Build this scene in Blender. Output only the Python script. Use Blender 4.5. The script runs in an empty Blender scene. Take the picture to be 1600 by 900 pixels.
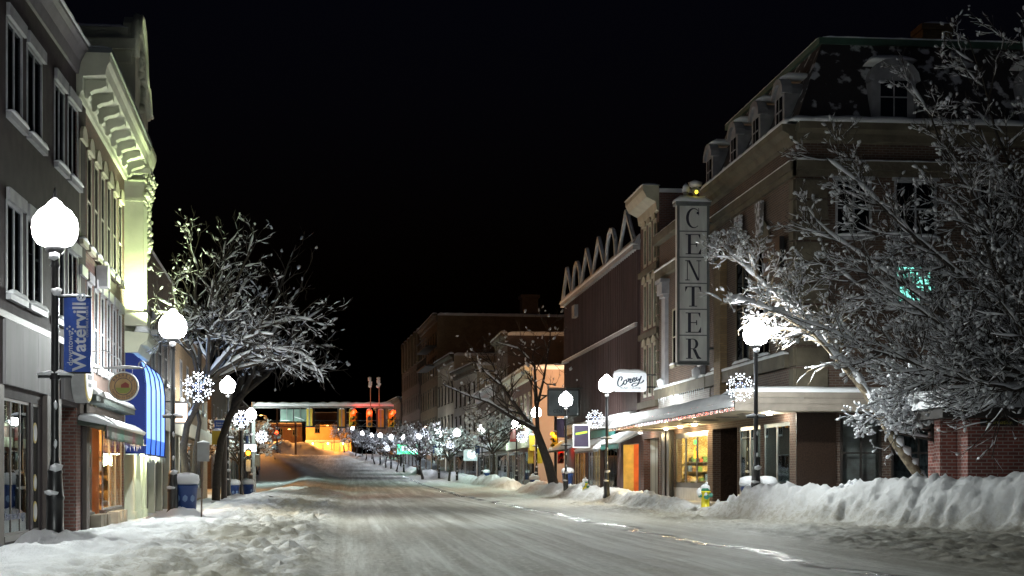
import bpy, bmesh, math, random
import numpy as np
from mathutils import Vector, Matrix
R = math.radians
sc = bpy.context.scene
col = sc.collection
# ------------------------------------------------------------------ camera, sky, exposure
FL = 2400.0; HOR = 742.0; EYE = 1.15
YAW = math.atan(249 / FL); S = math.sin(YAW); C = math.cos(YAW)
cam = bpy.data.cameras.new('camera'); co = bpy.data.objects.new('camera', cam); col.objects.link(co)
co.location = (0, 0, EYE); co.rotation_euler = (R(90), 0, -YAW)
cam.sensor_width = 36; cam.lens = FL / 1600 * 36; cam.shift_y = (HOR - 450) / 1600
cam.clip_start = .1; cam.clip_end = 3000
sc.camera = co
w = bpy.data.worlds.new('World'); sc.world = w; w.use_nodes = True
nt = w.node_tree; sky = nt.nodes.new('ShaderNodeTexSky'); sky.sky_type = 'NISHITA'; sky.sun_disc = False
sky.sun_elevation = R(-3); sky.sun_rotation = R(200)
tn = nt.nodes.new('ShaderNodeMix'); tn.data_type = 'RGBA'; tn.blend_type = 'MULTIPLY'; tn.inputs[0].default_value = 1; tn.inputs[7].default_value = (.35, .45, 1, 1); nt.links.new(sky.outputs[0], tn.inputs[6]); nt.links.new(tn.outputs[2], nt.nodes['Background'].inputs[0]); nt.nodes['Background'].inputs[1].default_value = .03
sun = bpy.data.lights.new('moonlight', 'SUN'); sun.energy = .006; sun.angle = R(.5); sun.color = (.8, .85, 1)
so = bpy.data.objects.new('moonlight', sun); col.objects.link(so); so.rotation_euler = (R(40), 0, R(25))
sc.view_settings.view_transform = 'Standard'; sc.view_settings.look = 'None'; sc.view_settings.gamma = 1
sc.view_settings.exposure = .62
sc.view_settings.use_curve_mapping = False
cy = sc.cycles
try:
    cy.use_denoising = True; cy.denoiser = 'OPENIMAGEDENOISE'
except Exception: pass
cy.max_bounces = 6; cy.diffuse_bounces = 2; cy.glossy_bounces = 3; cy.transparent_max_bounces = 12
cy.sample_clamp_indirect = 2.5; cy.caustics_reflective = False; cy.caustics_refractive = False
cy.use_light_tree = True
LAMP_W = 1750; LAMP_C = (.88, 1.0, .95)

# ------------------------------------------------------------------ helpers: places
def PT(px, t):
    k = (px - 800) / FL
    return Vector((t * (S + C * k), t * (C - S * k)))
def ZT(py, t): return EYE + (HOR - py) * t / FL
def depth(X, Y): return X * S + Y * C
class Fac:
    """a facade line: origin, direction along it, outward normal"""
    def __init__(s, O, e, n): s.O = Vector(O); s.e = Vector(e).normalized(); s.N = Vector(n).normalized()
    def p(s, u, n, z):
        q = s.O + s.e * u + s.N * n
        return (q.x, q.y, z)
    def u(s, px, n=0.):
        k = (px - 800) / FL; A = Vector((C - k * S, -S - k * C))
        return -A.dot(s.O + s.N * n) / A.dot(s.e)
    def z(s, py, px, n=0.):
        q = s.p(s.u(px, n), n, 0); return ZT(py, depth(q[0], q[1]))
rot = R(2.2)
FL1 = Fac((-6, 14), (0, 1), (1, 0))
FL2 = Fac((-6, 34.3), (-math.sin(rot), math.cos(rot)), (math.cos(rot), math.sin(rot)))
FR = Fac((13, 44.2), (0, 1), (-1, 0))
FS = Fac((13, 44.2), (1, 0), (0, -1))          # side face of the mansard block
def facpts(pa, ta, pb, tb):
    a = PT(pa, ta); b = PT(pb, tb); e = (b - a).normalized()
    return Fac(a, e, (-e.y, e.x)), (b - a).length
# ------------------------------------------------------------------ helpers: noise
_r = np.random.RandomState(7); _lat = _r.rand(256, 256)
def vnoise(x, y):
    x = np.asarray(x, float); y = np.asarray(y, float)
    xi = np.floor(x).astype(int); yi = np.floor(y).astype(int); fx = x - xi; fy = y - yi
    fx = fx * fx * (3 - 2 * fx); fy = fy * fy * (3 - 2 * fy)
    a = _lat[xi & 255, yi & 255]; b = _lat[(xi + 1) & 255, yi & 255]; c = _lat[xi & 255, (yi + 1) & 255]; d = _lat[(xi + 1) & 255, (yi + 1) & 255]
    return (a * (1 - fx) + b * fx) * (1 - fy) + (c * (1 - fx) + d * fx) * fy
def fbm(x, y, o=4):
    s = 0; a = .5; 
    for i in range(o): s = s + a * (vnoise(x * 2 ** i + 17 * i, y * 2 ** i + 31 * i) - .5); a *= .55
    return s
def ss(a, b, x):
    t = np.clip((x - a) / (b - a), 0, 1); return t * t * (3 - 2 * t)
# ------------------------------------------------------------------ helpers: materials
MATS = {}
def mat(name, c, rough=.7, metal=0., c2=None, nscale=3., bump=0., bscale=20., emit=None, es=0., stretch=None, spec=.5):
    if name in MATS: return MATS[name]
    m = bpy.data.materials.new(name); m.use_nodes = True; t = m.node_tree; b = t.nodes['Principled BSDF']; MATS[name] = m
    b.inputs['Base Color'].default_value = (*c, 1); b.inputs['Roughness'].default_value = rough; b.inputs['Metallic'].default_value = metal
    b.inputs['Specular IOR Level'].default_value = spec
    geo = t.nodes.new('ShaderNodeNewGeometry'); mp = t.nodes.new('ShaderNodeMapping'); t.links.new(geo.outputs['Position'], mp.inputs[0])
    if stretch: mp.inputs['Scale'].default_value = stretch
    if c2 is None: c2 = tuple(x * .72 for x in c)
    n = t.nodes.new('ShaderNodeTexNoise'); n.inputs['Scale'].default_value = nscale; n.inputs['Detail'].default_value = 5
    t.links.new(mp.outputs[0], n.inputs['Vector'])
    cr = t.nodes.new('ShaderNodeValToRGB'); cr.color_ramp.elements[0].position = .35; cr.color_ramp.elements[1].position = .65
    cr.color_ramp.elements[0].color = (*c2, 1); cr.color_ramp.elements[1].color = (*c, 1)
    t.links.new(n.outputs[0], cr.inputs[0]); t.links.new(cr.outputs[0], b.inputs['Base Color'])
    if bump:
        bn = t.nodes.new('ShaderNodeTexNoise'); bn.inputs['Scale'].default_value = bscale; bn.inputs['Detail'].default_value = 6
        t.links.new(mp.outputs[0], bn.inputs['Vector'])
        bu = t.nodes.new('ShaderNodeBump'); bu.inputs['Strength'].default_value = bump; bu.inputs['Distance'].default_value = .03
        t.links.new(bn.outputs[0], bu.inputs['Height']); t.links.new(bu.outputs[0], b.inputs['Normal'])
    if emit:
        b.inputs['Emission Color'].default_value = (*emit, 1); b.inputs['Emission Strength'].default_value = es
    return m
def emi(name, c, s, sample=False):
    if name in MATS: return MATS[name]
    m = bpy.data.materials.new(name); m.use_nodes = True; t = m.node_tree; t.nodes.clear(); MATS[name] = m
    e = t.nodes.new('ShaderNodeEmission'); e.inputs[0].default_value = (*c, 1); e.inputs[1].default_value = s
    o = t.nodes.new('ShaderNodeOutputMaterial'); t.links.new(e.outputs[0], o.inputs[0])
    if not sample: m.cycles.emission_sampling = 'NONE'
    return m
def globe_mat(name, c, s):
    m = bpy.data.materials.new(name); m.use_nodes = True; t = m.node_tree; t.nodes.clear()
    e = t.nodes.new('ShaderNodeEmission'); e.inputs[0].default_value = (*c, 1); e.inputs[1].default_value = s
    tr = t.nodes.new('ShaderNodeBsdfTransparent'); a = t.nodes.new('ShaderNodeAddShader')
    o = t.nodes.new('ShaderNodeOutputMaterial'); t.links.new(e.outputs[0], a.inputs[0]); t.links.new(tr.outputs[0], a.inputs[1]); t.links.new(a.outputs[0], o.inputs[0])
    m.cycles.emission_sampling = 'NONE'; return m
def brick(name, c1, c2, mortar, bw=.22, rh=.075, ms=.008, rough=.85, bump=.5):
    m = bpy.data.materials.new(name); m.use_nodes = True; t = m.node_tree; b = t.nodes['Principled BSDF']; b.inputs['Roughness'].default_value = rough
    geo = t.nodes.new('ShaderNodeNewGeometry'); sp = t.nodes.new('ShaderNodeSeparateXYZ'); t.links.new(geo.outputs['Position'], sp.inputs[0])
    ad = t.nodes.new('ShaderNodeMath'); t.links.new(sp.outputs[0], ad.inputs[0]); t.links.new(sp.outputs[1], ad.inputs[1])
    cb = t.nodes.new('ShaderNodeCombineXYZ'); t.links.new(ad.outputs[0], cb.inputs[0]); t.links.new(sp.outputs[2], cb.inputs[1])
    br = t.nodes.new('ShaderNodeTexBrick'); t.links.new(cb.outputs[0], br.inputs['Vector'])
    br.inputs['Color1'].default_value = (*c1, 1); br.inputs['Color2'].default_value = (*c2, 1); br.inputs['Mortar'].default_value = (*mortar, 1)
    br.inputs['Scale'].default_value = 1; br.inputs['Brick Width'].default_value = bw; br.inputs['Row Height'].default_value = rh; br.inputs['Mortar Size'].default_value = ms
    n = t.nodes.new('ShaderNodeTexNoise'); n.inputs['Scale'].default_value = 1.2; n.inputs['Detail'].default_value = 6; t.links.new(geo.outputs['Position'], n.inputs['Vector'])
    mr = t.nodes.new('ShaderNodeMapRange'); mr.inputs['To Min'].default_value = .6; mr.inputs['To Max'].default_value = 1.35; t.links.new(n.outputs[0], mr.inputs[0])
    mx = t.nodes.new('ShaderNodeVectorMath'); mx.operation = 'SCALE'; t.links.new(br.outputs[0], mx.inputs[0]); t.links.new(mr.outputs[0], mx.inputs['Scale'])
    t.links.new(mx.outputs[0], b.inputs['Base Color'])
    bu = t.nodes.new('ShaderNodeBump'); bu.inputs['Strength'].default_value = bump; bu.inputs['Distance'].default_value = .01; bu.invert = True
    t.links.new(br.outputs['Fac'], bu.inputs['Height']); t.links.new(bu.outputs[0], b.inputs['Normal']); return m
def glass(name, refl=.45, tint=(.85, .9, .9), rough=.01):
    m = bpy.data.materials.new(name); m.use_nodes = True; t = m.node_tree; t.nodes.clear()
    g = t.nodes.new('ShaderNodeBsdfGlossy'); g.inputs['Roughness'].default_value = rough; g.inputs[0].default_value = (*tint, 1)
    tr = t.nodes.new('ShaderNodeBsdfTransparent'); tr.inputs[0].default_value = (*tint, 1)
    fr = t.nodes.new('ShaderNodeFresnel'); fr.inputs[0].default_value = 1.45
    ma = t.nodes.new('ShaderNodeMath'); ma.operation = 'MULTIPLY_ADD'; ma.inputs[1].default_value = .8 if refl > .08 else .3; ma.inputs[2].default_value = refl; ma.use_clamp = True
    t.links.new(fr.outputs[0], ma.inputs[0])
    bn = t.nodes.new('ShaderNodeTexNoise'); bn.inputs['Scale'].default_value = .9; bu = t.nodes.new('ShaderNodeBump'); bu.inputs['Strength'].default_value = .05
    ge = t.nodes.new('ShaderNodeNewGeometry'); t.links.new(ge.outputs['Position'], bn.inputs['Vector']); t.links.new(bn.outputs[0], bu.inputs['Height']); t.links.new(bu.outputs[0], g.inputs['Normal'])
    mx = t.nodes.new('ShaderNodeMixShader'); t.links.new(ma.outputs[0], mx.inputs[0]); t.links.new(tr.outputs[0], mx.inputs[1]); t.links.new(g.outputs[0], mx.inputs[2])
    o = t.nodes.new('ShaderNodeOutputMaterial'); t.links.new(mx.outputs[0], o.inputs[0]); return m
SNOW = mat('fresh_snow', (.80, .81, .83), .75, c2=(.72, .73, .76), nscale=2, bump=.45, bscale=9)
SNOWT = mat('clinging_snow', (.78, .79, .82), .8, c2=(.68, .69, .73), nscale=6)
BARK = mat('bark', (.055, .042, .034), .9, c2=(.03, .024, .02), nscale=12, bump=.6, bscale=30)
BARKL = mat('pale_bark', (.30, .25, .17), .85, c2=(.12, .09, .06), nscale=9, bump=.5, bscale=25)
BLACK = mat('black_paint', (.014, .014, .015), .35, c2=(.02, .02, .021), nscale=8)
DARKM = mat('dark_bronze', (.035, .028, .024), .4, c2=(.025, .02, .018))
WOOD = mat('brown_trim', (.05, .036, .03), .6)
STUC = mat('grey_stucco', (.046, .035, .037), .85, bump=.3, bscale=60, c2=(.032, .024, .026), spec=.2)
TRIM = mat('pale_trim', (.34, .34, .36), .6)
CREAM = mat('cream_trim', (.45, .42, .32), .65, c2=(.36, .33, .25), nscale=2)
PSTONE = mat('pale_stone', (.52, .53, .42), .7, c2=(.42, .43, .34), nscale=1.5, bump=.25, bscale=14)
STONE = mat('weathered_stone', (.13, .11, .075), .85, c2=(.08, .066, .045), nscale=1.5, bump=.4, bscale=12)
BRICKR = brick('red_brick', (.14, .05, .035), (.08, .03, .022), (.13, .11, .10), ms=.012)
BRICKD = brick('brown_brick', (.10, .052, .034), (.06, .032, .022), (.13, .11, .09), ms=.012)
BRICKK = brick('kiosk_brick', (.20, .055, .04), (.13, .038, .03), (.26, .21, .19), bw=.24, rh=.085, ms=.012)
BRICKW = brick('whitewashed_brick', (.42, .40, .38), (.33, .31, .30), (.16, .15, .14))
BRICKT = brick('tan_brick', (.27, .18, .09), (.2, .13, .065), (.16, .12, .08))
RIBM = mat('ribbed_maroon', (.085, .05, .048), .7, c2=(.055, .032, .032), nscale=1.2, bump=.3, bscale=6, stretch=(3, 3, .3))
PANEL = mat('sign_panel_grey', (.20, .19, .20), .7, c2=(.15, .145, .15), nscale=1.2, stretch=(2, 2, .4), spec=.1)
GRAN = mat('brown_granite', (.045, .028, .02), .22, c2=(.02, .013, .01), nscale=30)
ALU = mat('aluminium', (.55, .54, .52), .28, 1., c2=(.42, .41, .4))
WHITEP = mat('white_siding', (.62, .64, .62), .6, c2=(.5, .52, .5), nscale=1, stretch=(1, 1, .3))
GLASS = glass('shop_glass', .22); GLASSD = glass('dark_glass', .06, (.45, .47, .5)); GLASSC = glass('clear_shop_glass', .05); GLASSM = glass('mirror_shop_glass', .5)
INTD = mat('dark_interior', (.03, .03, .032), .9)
INTW = mat('warm_interior', (.5, .36, .18), .9, c2=(.28, .17, .07), nscale=3)
BLUE = mat('bin_blue', (.02, .055, .20), .45, c2=(.015, .04, .15))
YEL = mat('signal_yellow', (.55, .36, .02), .5, c2=(.42, .27, .02))
HYD = mat('hydrant_yellow', (.72, .62, .02), .4, c2=(.6, .5, .02))
GRNP = mat('hydrant_green', (.03, .22, .15), .45)
ASLATE = mat('slate_roof', (.045, .04, .045), .8, c2=(.02, .018, .02), nscale=5, bump=.6, bscale=14)
def snowy(name, base, thr=.5, sc_=3.):
    m = mat(name, base, .8, c2=(.6, .61, .64), nscale=sc_, bump=.5, bscale=10)
    for n in m.node_tree.nodes:
        if n.type == 'VALTORGB': n.color_ramp.elements[0].position = thr; n.color_ramp.elements[1].position = thr + .08; 
    for n in m.node_tree.nodes:
        if n.type == 'VALTORGB': n.color_ramp.elements[1].color, n.color_ramp.elements[0].color = (.6, .61, .64, 1), (*base, 1)
    return m
SLSNOW = snowy('slate_with_snow', (.035, .03, .034), .56, 2.5)
COPPER = mat('green_copper', (.05, .11, .08), .6)
# ------------------------------------------------------------------ helpers: mesh
ORG = {}
SPLIT = {'pier', 'planter_box', 'sign_band', 'belt_course', 'granite_cladding', 'keystone', 'door_post', 'pilaster', 'painted_panel'}
class MB:
    def __init__(s): s.v = []; s.f = []
    def add(s, vs, fs):
        o = len(s.v); s.v += [tuple(x) for x in vs]; s.f += [tuple(i + o for i in f) for f in fs]; return s
    def hexa(s, p):
        return s.add(p, [(0, 3, 2, 1), (4, 5, 6, 7), (0, 1, 5, 4), (1, 2, 6, 5), (2, 3, 7, 6), (3, 0, 4, 7)])
    def box(s, x0, x1, y0, y1, z0, z1):
        return s.hexa([(x0, y0, z0), (x1, y0, z0), (x1, y1, z0), (x0, y1, z0), (x0, y0, z1), (x1, y0, z1), (x1, y1, z1), (x0, y1, z1)])
    def fb(s, F, u0, u1, n0, n1, z0, z1):
        return s.hexa([F.p(u0, n0, z0), F.p(u1, n0, z0), F.p(u1, n1, z0), F.p(u0, n1, z0), F.p(u0, n0, z1), F.p(u1, n0, z1), F.p(u1, n1, z1), F.p(u0, n1, z1)])
    def quad(s, a, b, c, d): return s.add([a, b, c, d], [(0, 1, 2, 3)])
    def prism(s, pts, off):
        n = len(pts); off = Vector(off); q = [Vector(p) for p in pts]
        return s.add(q + [p + off for p in q], [tuple(range(n))[::-1], tuple(range(n, 2 * n))] + [(i, (i + 1) % n, n + (i + 1) % n, n + i) for i in range(n)])
    def tube(s, pts, rad, seg=6, cap=True):
        pts = [Vector(p) for p in pts]; n = len(pts)
        if not hasattr(rad, '__len__'): rad = [rad] * n
        vs = []; a = None
        for i, p in enumerate(pts):
            d = (pts[min(i + 1, n - 1)] - pts[max(i - 1, 0)]).normalized()
            if a is None: a = d.orthogonal().normalized()
            a = (a - d * a.dot(d)); a = a.normalized() if a.length > 1e-5 else d.orthogonal().normalized()
            b = d.cross(a)
            for k in range(seg):
                th = 2 * math.pi * k / seg; vs.append(p + (a * math.cos(th) + b * math.sin(th)) * rad[i])
        fs = [(i * seg + k, i * seg + (k + 1) % seg, (i + 1) * seg + (k + 1) % seg, (i + 1) * seg + k) for i in range(n - 1) for k in range(seg)]
        if cap: fs += [tuple(range(seg))[::-1], tuple((n - 1) * seg + k for k in range(seg))]
        return s.add(vs, fs)
    def lathe(s, prof, c=(0, 0), seg=16):
        vs = []; n = len(prof)
        for r, z in prof:
            for k in range(seg):
                th = 2 * math.pi * (k + .5) / seg; vs.append((c[0] + r * math.cos(th), c[1] + r * math.sin(th), z))
        fs = [(i * seg + k, i * seg + (k + 1) % seg, (i + 1) * seg + (k + 1) % seg, (i + 1) * seg + k) for i in range(n - 1) for k in range(seg)]
        fs += [tuple(range(seg))[::-1], tuple((n - 1) * seg + k for k in range(seg))]
        return s.add(vs, fs)
    def blob(s, c, a, b=None, h=None, ax=None, rng=random, jit=.2):
        """lumpy rounded clump; a along ax, b across, h up"""
        b = b or a; h = h or b; ax = Vector(ax or (1, 0, 0)).normalized(); up = Vector((0, 0, 1))
        si = ax.cross(up); si = si.normalized() if si.length > .05 else Vector((0, 1, 0)); up = si.cross(ax)
        o = Vector(c); vs = []
        for v in ICO: 
            j = 1 + rng.uniform(-jit, jit); vs.append(o + ax * v[0] * a * j + si * v[1] * b * j + up * v[2] * h * j)
        return s.add(vs, ICOF)
    def snowbar(s, p0, p1, wd, h, seed=0, droop=0.):
        """rounded snow ridge lying between two points"""
        p0 = Vector(p0); p1 = Vector(p1); L = (p1 - p0).length; n = max(2, min(60, int(L / .25) + 1)); d = (p1 - p0).normalized()
        si = d.cross(Vector((0, 0, 1))).normalized(); rg = random.Random(seed + int(L * 100)); K = 7; vs = []
        for i in range(n + 1):
            f = i / n; e = min(1, .35 + min(f, 1 - f) * L / (h + .01)); hh = h * e * rg.uniform(.82, 1.12); ww = wd * .5 * rg.uniform(.94, 1.05); c = p0 + (p1 - p0) * f
            for k in range(K):
                th = math.pi * k / (K - 1); vs.append(c + si * ww * math.cos(th) * 1.0 + Vector((0, 0, hh * (max(0, math.sin(th)) ** .6) - droop * (k in (0, K - 1)))))
        fs = [(i * K + k, i * K + (k + 1) % K, (i + 1) * K + (k + 1) % K, (i + 1) * K + k) for i in range(n) for k in range(K)]
        fs += [tuple(range(K))[::-1], tuple(n * K + k for k in range(K))]
        return s.add(vs, fs)
    def split(s, name, m, parent, k=8):
        """each box added becomes a mesh of its own"""
        for i in range(0, len(s.v), k):
            p = MB(); p.v = s.v[i:i + k]; p.f = [tuple(a - i for a in f) for f in s.f if i <= f[0] < i + k]; o = p.build(name, m, parent)
        return o
    def build(s, name, m, parent=None, smooth=False, recalc=True):
        if name in SPLIT and parent is not None and len(s.v) > 8 and len(s.v) % 8 == 0 and len(s.f) == len(s.v) // 8 * 6: return s.split(name, m, parent)
        o0 = ORG.get(parent.name, Vector((0, 0, 0))) if parent else Vector((0, 0, 0))
        me = bpy.data.meshes.new(name)
        me.from_pydata([(a - o0.x, b - o0.y, c - o0.z) for a, b, c in s.v], [], s.f)
        if recalc and len(s.f) < 30000:
            bm = bmesh.new(); bm.from_mesh(me); bmesh.ops.recalc_face_normals(bm, faces=bm.faces); bm.to_mesh(me); bm.free()
        if smooth: me.polygons.foreach_set('use_smooth', [True] * len(me.polygons))
        me.materials.append(m); o = bpy.data.objects.new(name, me); col.objects.link(o)
        if parent: o.parent = parent; ORG[o.name] = o0
        else: ORG[o.name] = Vector((0, 0, 0))
        return o
_b = bmesh.new(); bmesh.ops.create_icosphere(_b, subdivisions=1, radius=1); ICO = [tuple(v.co) for v in _b.verts]; ICOF = [tuple(v.index for v in f.verts) for f in _b.faces]; _b.free()
def thing(name, label, cat, loc=(0, 0, 0), rz=0, group=None):
    o = bpy.data.objects.new(name, None); col.objects.link(o); o.location = loc; o.rotation_euler = (0, 0, rz); o.empty_display_size = .2
    o['label'] = label; o['category'] = cat
    if group: o['group'] = group
    ORG[o.name] = Vector(loc); return o
def local(name, label, cat, group=None):       # a prototype built round the origin
    return thing(name, label, cat, (0, 0, 0), 0, group)
def dup(root, loc, rz=0, sc_=1, label=None, group=None, cat=None):
    def cp(o, par):
        c = o.copy(); col.objects.link(c); c.parent = par
        for ch in list(KIDS.get(o.name, [])): cp(ch, c)
        return c
    r = root.copy(); col.objects.link(r)
    for ch in children(root):
        c = ch.copy(); col.objects.link(c); c.parent = r
        for g in children(ch):
            d = g.copy(); col.objects.link(d); d.parent = c
    r.location = loc; r.rotation_euler = (0, 0, rz); r.scale = (sc_,) * 3
    if label: r['label'] = label
    if group: r['group'] = group
    return r
def children(o): return [c for c in ALLOBJ() if c.parent == o]
def ALLOBJ(): return list(col.objects)
def light(name, loc, c, p, r=.1, parent=None, kind='POINT', rotn=None, spot=None, size=None):
    l = bpy.data.lights.new(name, kind); l.energy = p; l.color = c
    if kind in ('POINT', 'SPOT'): l.shadow_soft_size = r
    if kind == 'SPOT': l.spot_size = R(spot or 90); l.spot_blend = .6
    if kind == 'AREA': l.shape = 'RECTANGLE'; l.size, l.size_y = size
    o = bpy.data.objects.new(name, l); col.objects.link(o)
    o0 = ORG.get(parent.name, Vector((0, 0, 0))) if parent else Vector((0, 0, 0))
    if parent: o.parent = parent
    o.location = Vector(loc) - o0
    if rotn: o.rotation_euler = rotn
    return o
TM = {}
def text(name, body, size, loc, right, up, m, parent, ext=.004, shear=0, align='CENTER', bold=0.):
    """raised lettering; right / up are the world directions of the line"""
    cu = bpy.data.curves.new(name, 'FONT'); cu.body = body; cu.size = size; cu.extrude = ext; cu.align_x = align; cu.align_y = 'CENTER'; cu.shear = shear; cu.offset = bold; cu.resolution_u = 3
    tmp = bpy.data.objects.new('tmp', cu); me = bpy.data.meshes.new_from_object(tmp); bpy.data.objects.remove(tmp); bpy.data.curves.remove(cu)
    right = Vector(right).normalized(); up = Vector(up).normalized(); nn = right.cross(up)
    M = Matrix((right, up, nn)).transposed().to_4x4(); M.translation = Vector(loc) - ORG.get(parent.name, Vector((0, 0, 0)))
    me.transform(M); me.name = name; me.materials.clear(); me.materials.append(m); o = bpy.data.objects.new(name, me); col.objects.link(o); o.parent = parent; ORG[o.name] = ORG.get(parent.name, Vector((0, 0, 0))); return o
# ------------------------------------------------------------------ helpers: facades
def wall(mb, F, u0, u1, z0, z1, n0, n1, ops):
    us = sorted({u0, u1, *[o[0] for o in ops], *[o[1] for o in ops]}); zs = sorted({z0, z1, *[o[2] for o in ops], *[o[3] for o in ops]})
    for i in range(len(us) - 1):
        for j in range(len(zs) - 1):
            a, b, c, d = us[i], us[i + 1], zs[j], zs[j + 1]; mu, mz = (a + b) / 2, (c + d) / 2
            if any(o[0] < mu < o[1] and o[2] < mz < o[3] for o in ops): continue
            for n in (n0, n1): mb.quad(F.p(a, n, c), F.p(b, n, c), F.p(b, n, d), F.p(a, n, d))
    for a, b, c, d in ops:
        mb.quad(F.p(a, n0, c), F.p(a, n1, c), F.p(a, n1, d), F.p(a, n0, d)); mb.quad(F.p(b, n0, c), F.p(b, n1, c), F.p(b, n1, d), F.p(b, n0, d))
        mb.quad(F.p(a, n0, c), F.p(b, n0, c), F.p(b, n1, c), F.p(a, n1, c)); mb.quad(F.p(a, n0, d), F.p(b, n0, d), F.p(b, n1, d), F.p(a, n1, d))
def building(name, label, F, u0, u1, z0, z1, dep, m, ops=(), side_ops=(), group=None, roof=SNOW):
    q = F.p(u0, 0, z0); root = thing(name, label, 'building', (q[0], q[1], z0), 0, group)
    mb = MB(); wall(mb, F, u0, u1, z0, z1, 0, -.3, list(ops)); mb.build('wall', m, root, recalc=False)
    s = MB(); a = F.p(u0, 0, 0); e2 = -F.N
    G = Fac((a[0], a[1]), e2, -F.e)
    wall(s, G, 0, dep, z0, z1, 0, -.3, list(side_ops)); s.build('side_wall', m, root, recalc=False)
    b = MB(); b.fb(F, u1 - .3, u1, -dep, -.3, z0, z1); b.fb(F, u0, u1, -dep - .3, -dep, z0, z1); b.build('back_wall', m, root)
    r = MB(); r.fb(F, u0 + .02, u1 - .02, -dep + .02, -.02, z1 - .25, z1 + .18); r.build('roof', roof, root)
    i = MB(); i.fb(F, u0 + .32, u1 - .32, -.9, -.86, z0, z1 - .3); 
    return root, G
def win(root, F, u0, u1, z0, z1, fm=TRIM, gm=None, n=0., mull=1, rail=True, sill=True, lintel=False, arch=False, snow=True, back=INTD, fw=.07, sw=None):
    gm = gm or GLASSD
    m = MB(); a, b = n - .06, n + .02
    m.fb(F, u0, u0 + fw, a, b, z0, z1).fb(F, u1 - fw, u1, a, b, z0, z1).fb(F, u0 + fw, u1 - fw, a, b, z1 - fw, z1).fb(F, u0 + fw, u1 - fw, a, b, z0, z0 + fw)
    for k in range(mull):
        c = u0 + (u1 - u0) * (k + 1) / (mull + 1); m.fb(F, c - fw * .4, c + fw * .4, n - .03, n + .008, z0 + fw, z1 - fw)
    if rail: c = (z0 + z1) / 2; m.fb(F, u0 + fw, u1 - fw, n - .031, n + .007, c - .025, c + .025)
    if sill: m.fb(F, u0 - .08, u1 + .08, n + .0201, n + .11, z0 - .1, z0 + .01)
    if lintel: m.fb(F, u0 - .08, u1 + .08, n + .026, n + .09, z1 - .02, z1 + .2)
    if arch:
        c = (u0 + u1) / 2; r = (u1 - u0) / 2 + .08; pts = [F.p(c + r * math.cos(t) , n + .026, z1 - .02 + r * .75 * math.sin(t)) for t in np.linspace(0, math.pi, 9)]
        m.prism(pts, Vector((F.N.x * .07, F.N.y * .07, 0)))
    o = m.build('window', fm, root)
    MB().fb(F, u0 + fw, u1 - fw, n - .016, n - .010, z0 + fw, z1 - fw).build('pane', gm, o)
    if back: MB().fb(F, u0 - .1, u1 + .1, n - .75, n - .72, z0 - .1, z1 + .1).build('window_back', back, o)  # backing sheet; by default its dark colour stands for an unlit room's shade
    if snow and sill: MB().snowbar(F.p(u0 - .06, n + .075, z0 + .012), F.p(u1 + .06, n + .075, z0 + .012), .13, .1, int(u0 * 77)).build('snow', SNOW, o, True)
    return o
def shopbox(root, F, u0, u1, z0, z1, dep, m, c, p, lamp=True, n=-.32):
    """a shop interior: floor, back, sides and ceiling of a room with a lamp"""
    i = MB(); e = .02
    i.fb(F, u0 - .05, u1 + .05, n - dep - .1, n - dep, z0, z1).fb(F, u0 - .15, u0 - .05, n - dep, n, z0, z1).fb(F, u1 + .05, u1 + .15, n - dep, n, z0, z1)
    i.fb(F, u0 - .15, u1 + .15, n - dep, n, z1 + .001, z1 + .1).fb(F, u0 - .15, u1 + .15, n - dep, n, z0 - .1, z0 - .001)
    o = i.build('room', m, root)
    if p: light('shop_lamp', F.p((u0 + u1) / 2, n - dep * .45, z1 - .3), c, p, .15, root)
    return o
def goods(root, F, u, n0, n1, z0, z1, cols, seed, glow=None, dens=1.):
    """shelves, jars, boxes and framed pictures on the end wall of a shop"""
    rg = random.Random(seed); sh = MB(); piles = [MB() for _ in cols]; z = z0
    while z < z1 - .2:
        sh.fb(F, u - .32, u - .02, n0, n1, z, z + .03); n = n0 + .03
        while n < n1 - .1:
            w_ = rg.uniform(.06, .2); h_ = rg.uniform(.1, .3)
            if rg.random() < .85 * dens: rg.choice(piles).fb(F, u - rg.uniform(.2, .3), u - .05, n, n + w_, z + .031, z + .03 + h_)
            n += w_ + rg.uniform(.01, .05)
        z += .38
    sh.build('shelf', WOOD, root)
    for p_, c_ in zip(piles, cols):
        if p_.v: p_.build('goods', c_, root)
    if glow:
        g = MB()
        for k in range(14): g.blob(F.p(u - rg.uniform(.2, 1.6), rg.uniform(n0, n1), rg.uniform(z1 - .25, z1 + .25)), .04, jit=0)
        g.build('string_lights', glow, root)
def storefront(root, F, u0, u1, z0, z1, fm, gm, posts, bulk=.4, n=-.05, fw=.06, bulkm=None):
    m = MB(); a, b = n - .022, n + .022
    m.fb(F, u0, u1, a, b, z1 - fw, z1).fb(F, u0, u1, a, b, z0 + bulk, z0 + bulk + fw)
    for k in range(posts + 1):
        c = u0 + (u1 - u0) * k / posts; c = min(max(c, u0 + fw / 2), u1 - fw / 2); m.fb(F, c - fw / 2, c + fw / 2, a + .004, b - .004, z0 + bulk + fw, z1 - fw)
    o = m.build('shop_window', fm, root)
    if bulk: MB().fb(F, u0, u1, a - .08, b + .06, z0, z0 + bulk).build('bulkhead', bulkm or fm, o)
    MB().fb(F, u0 + .01, u1 - .01, n - .006, n + .006, z0 + bulk + fw, z1 - fw).build('pane', gm, o); return o
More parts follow.
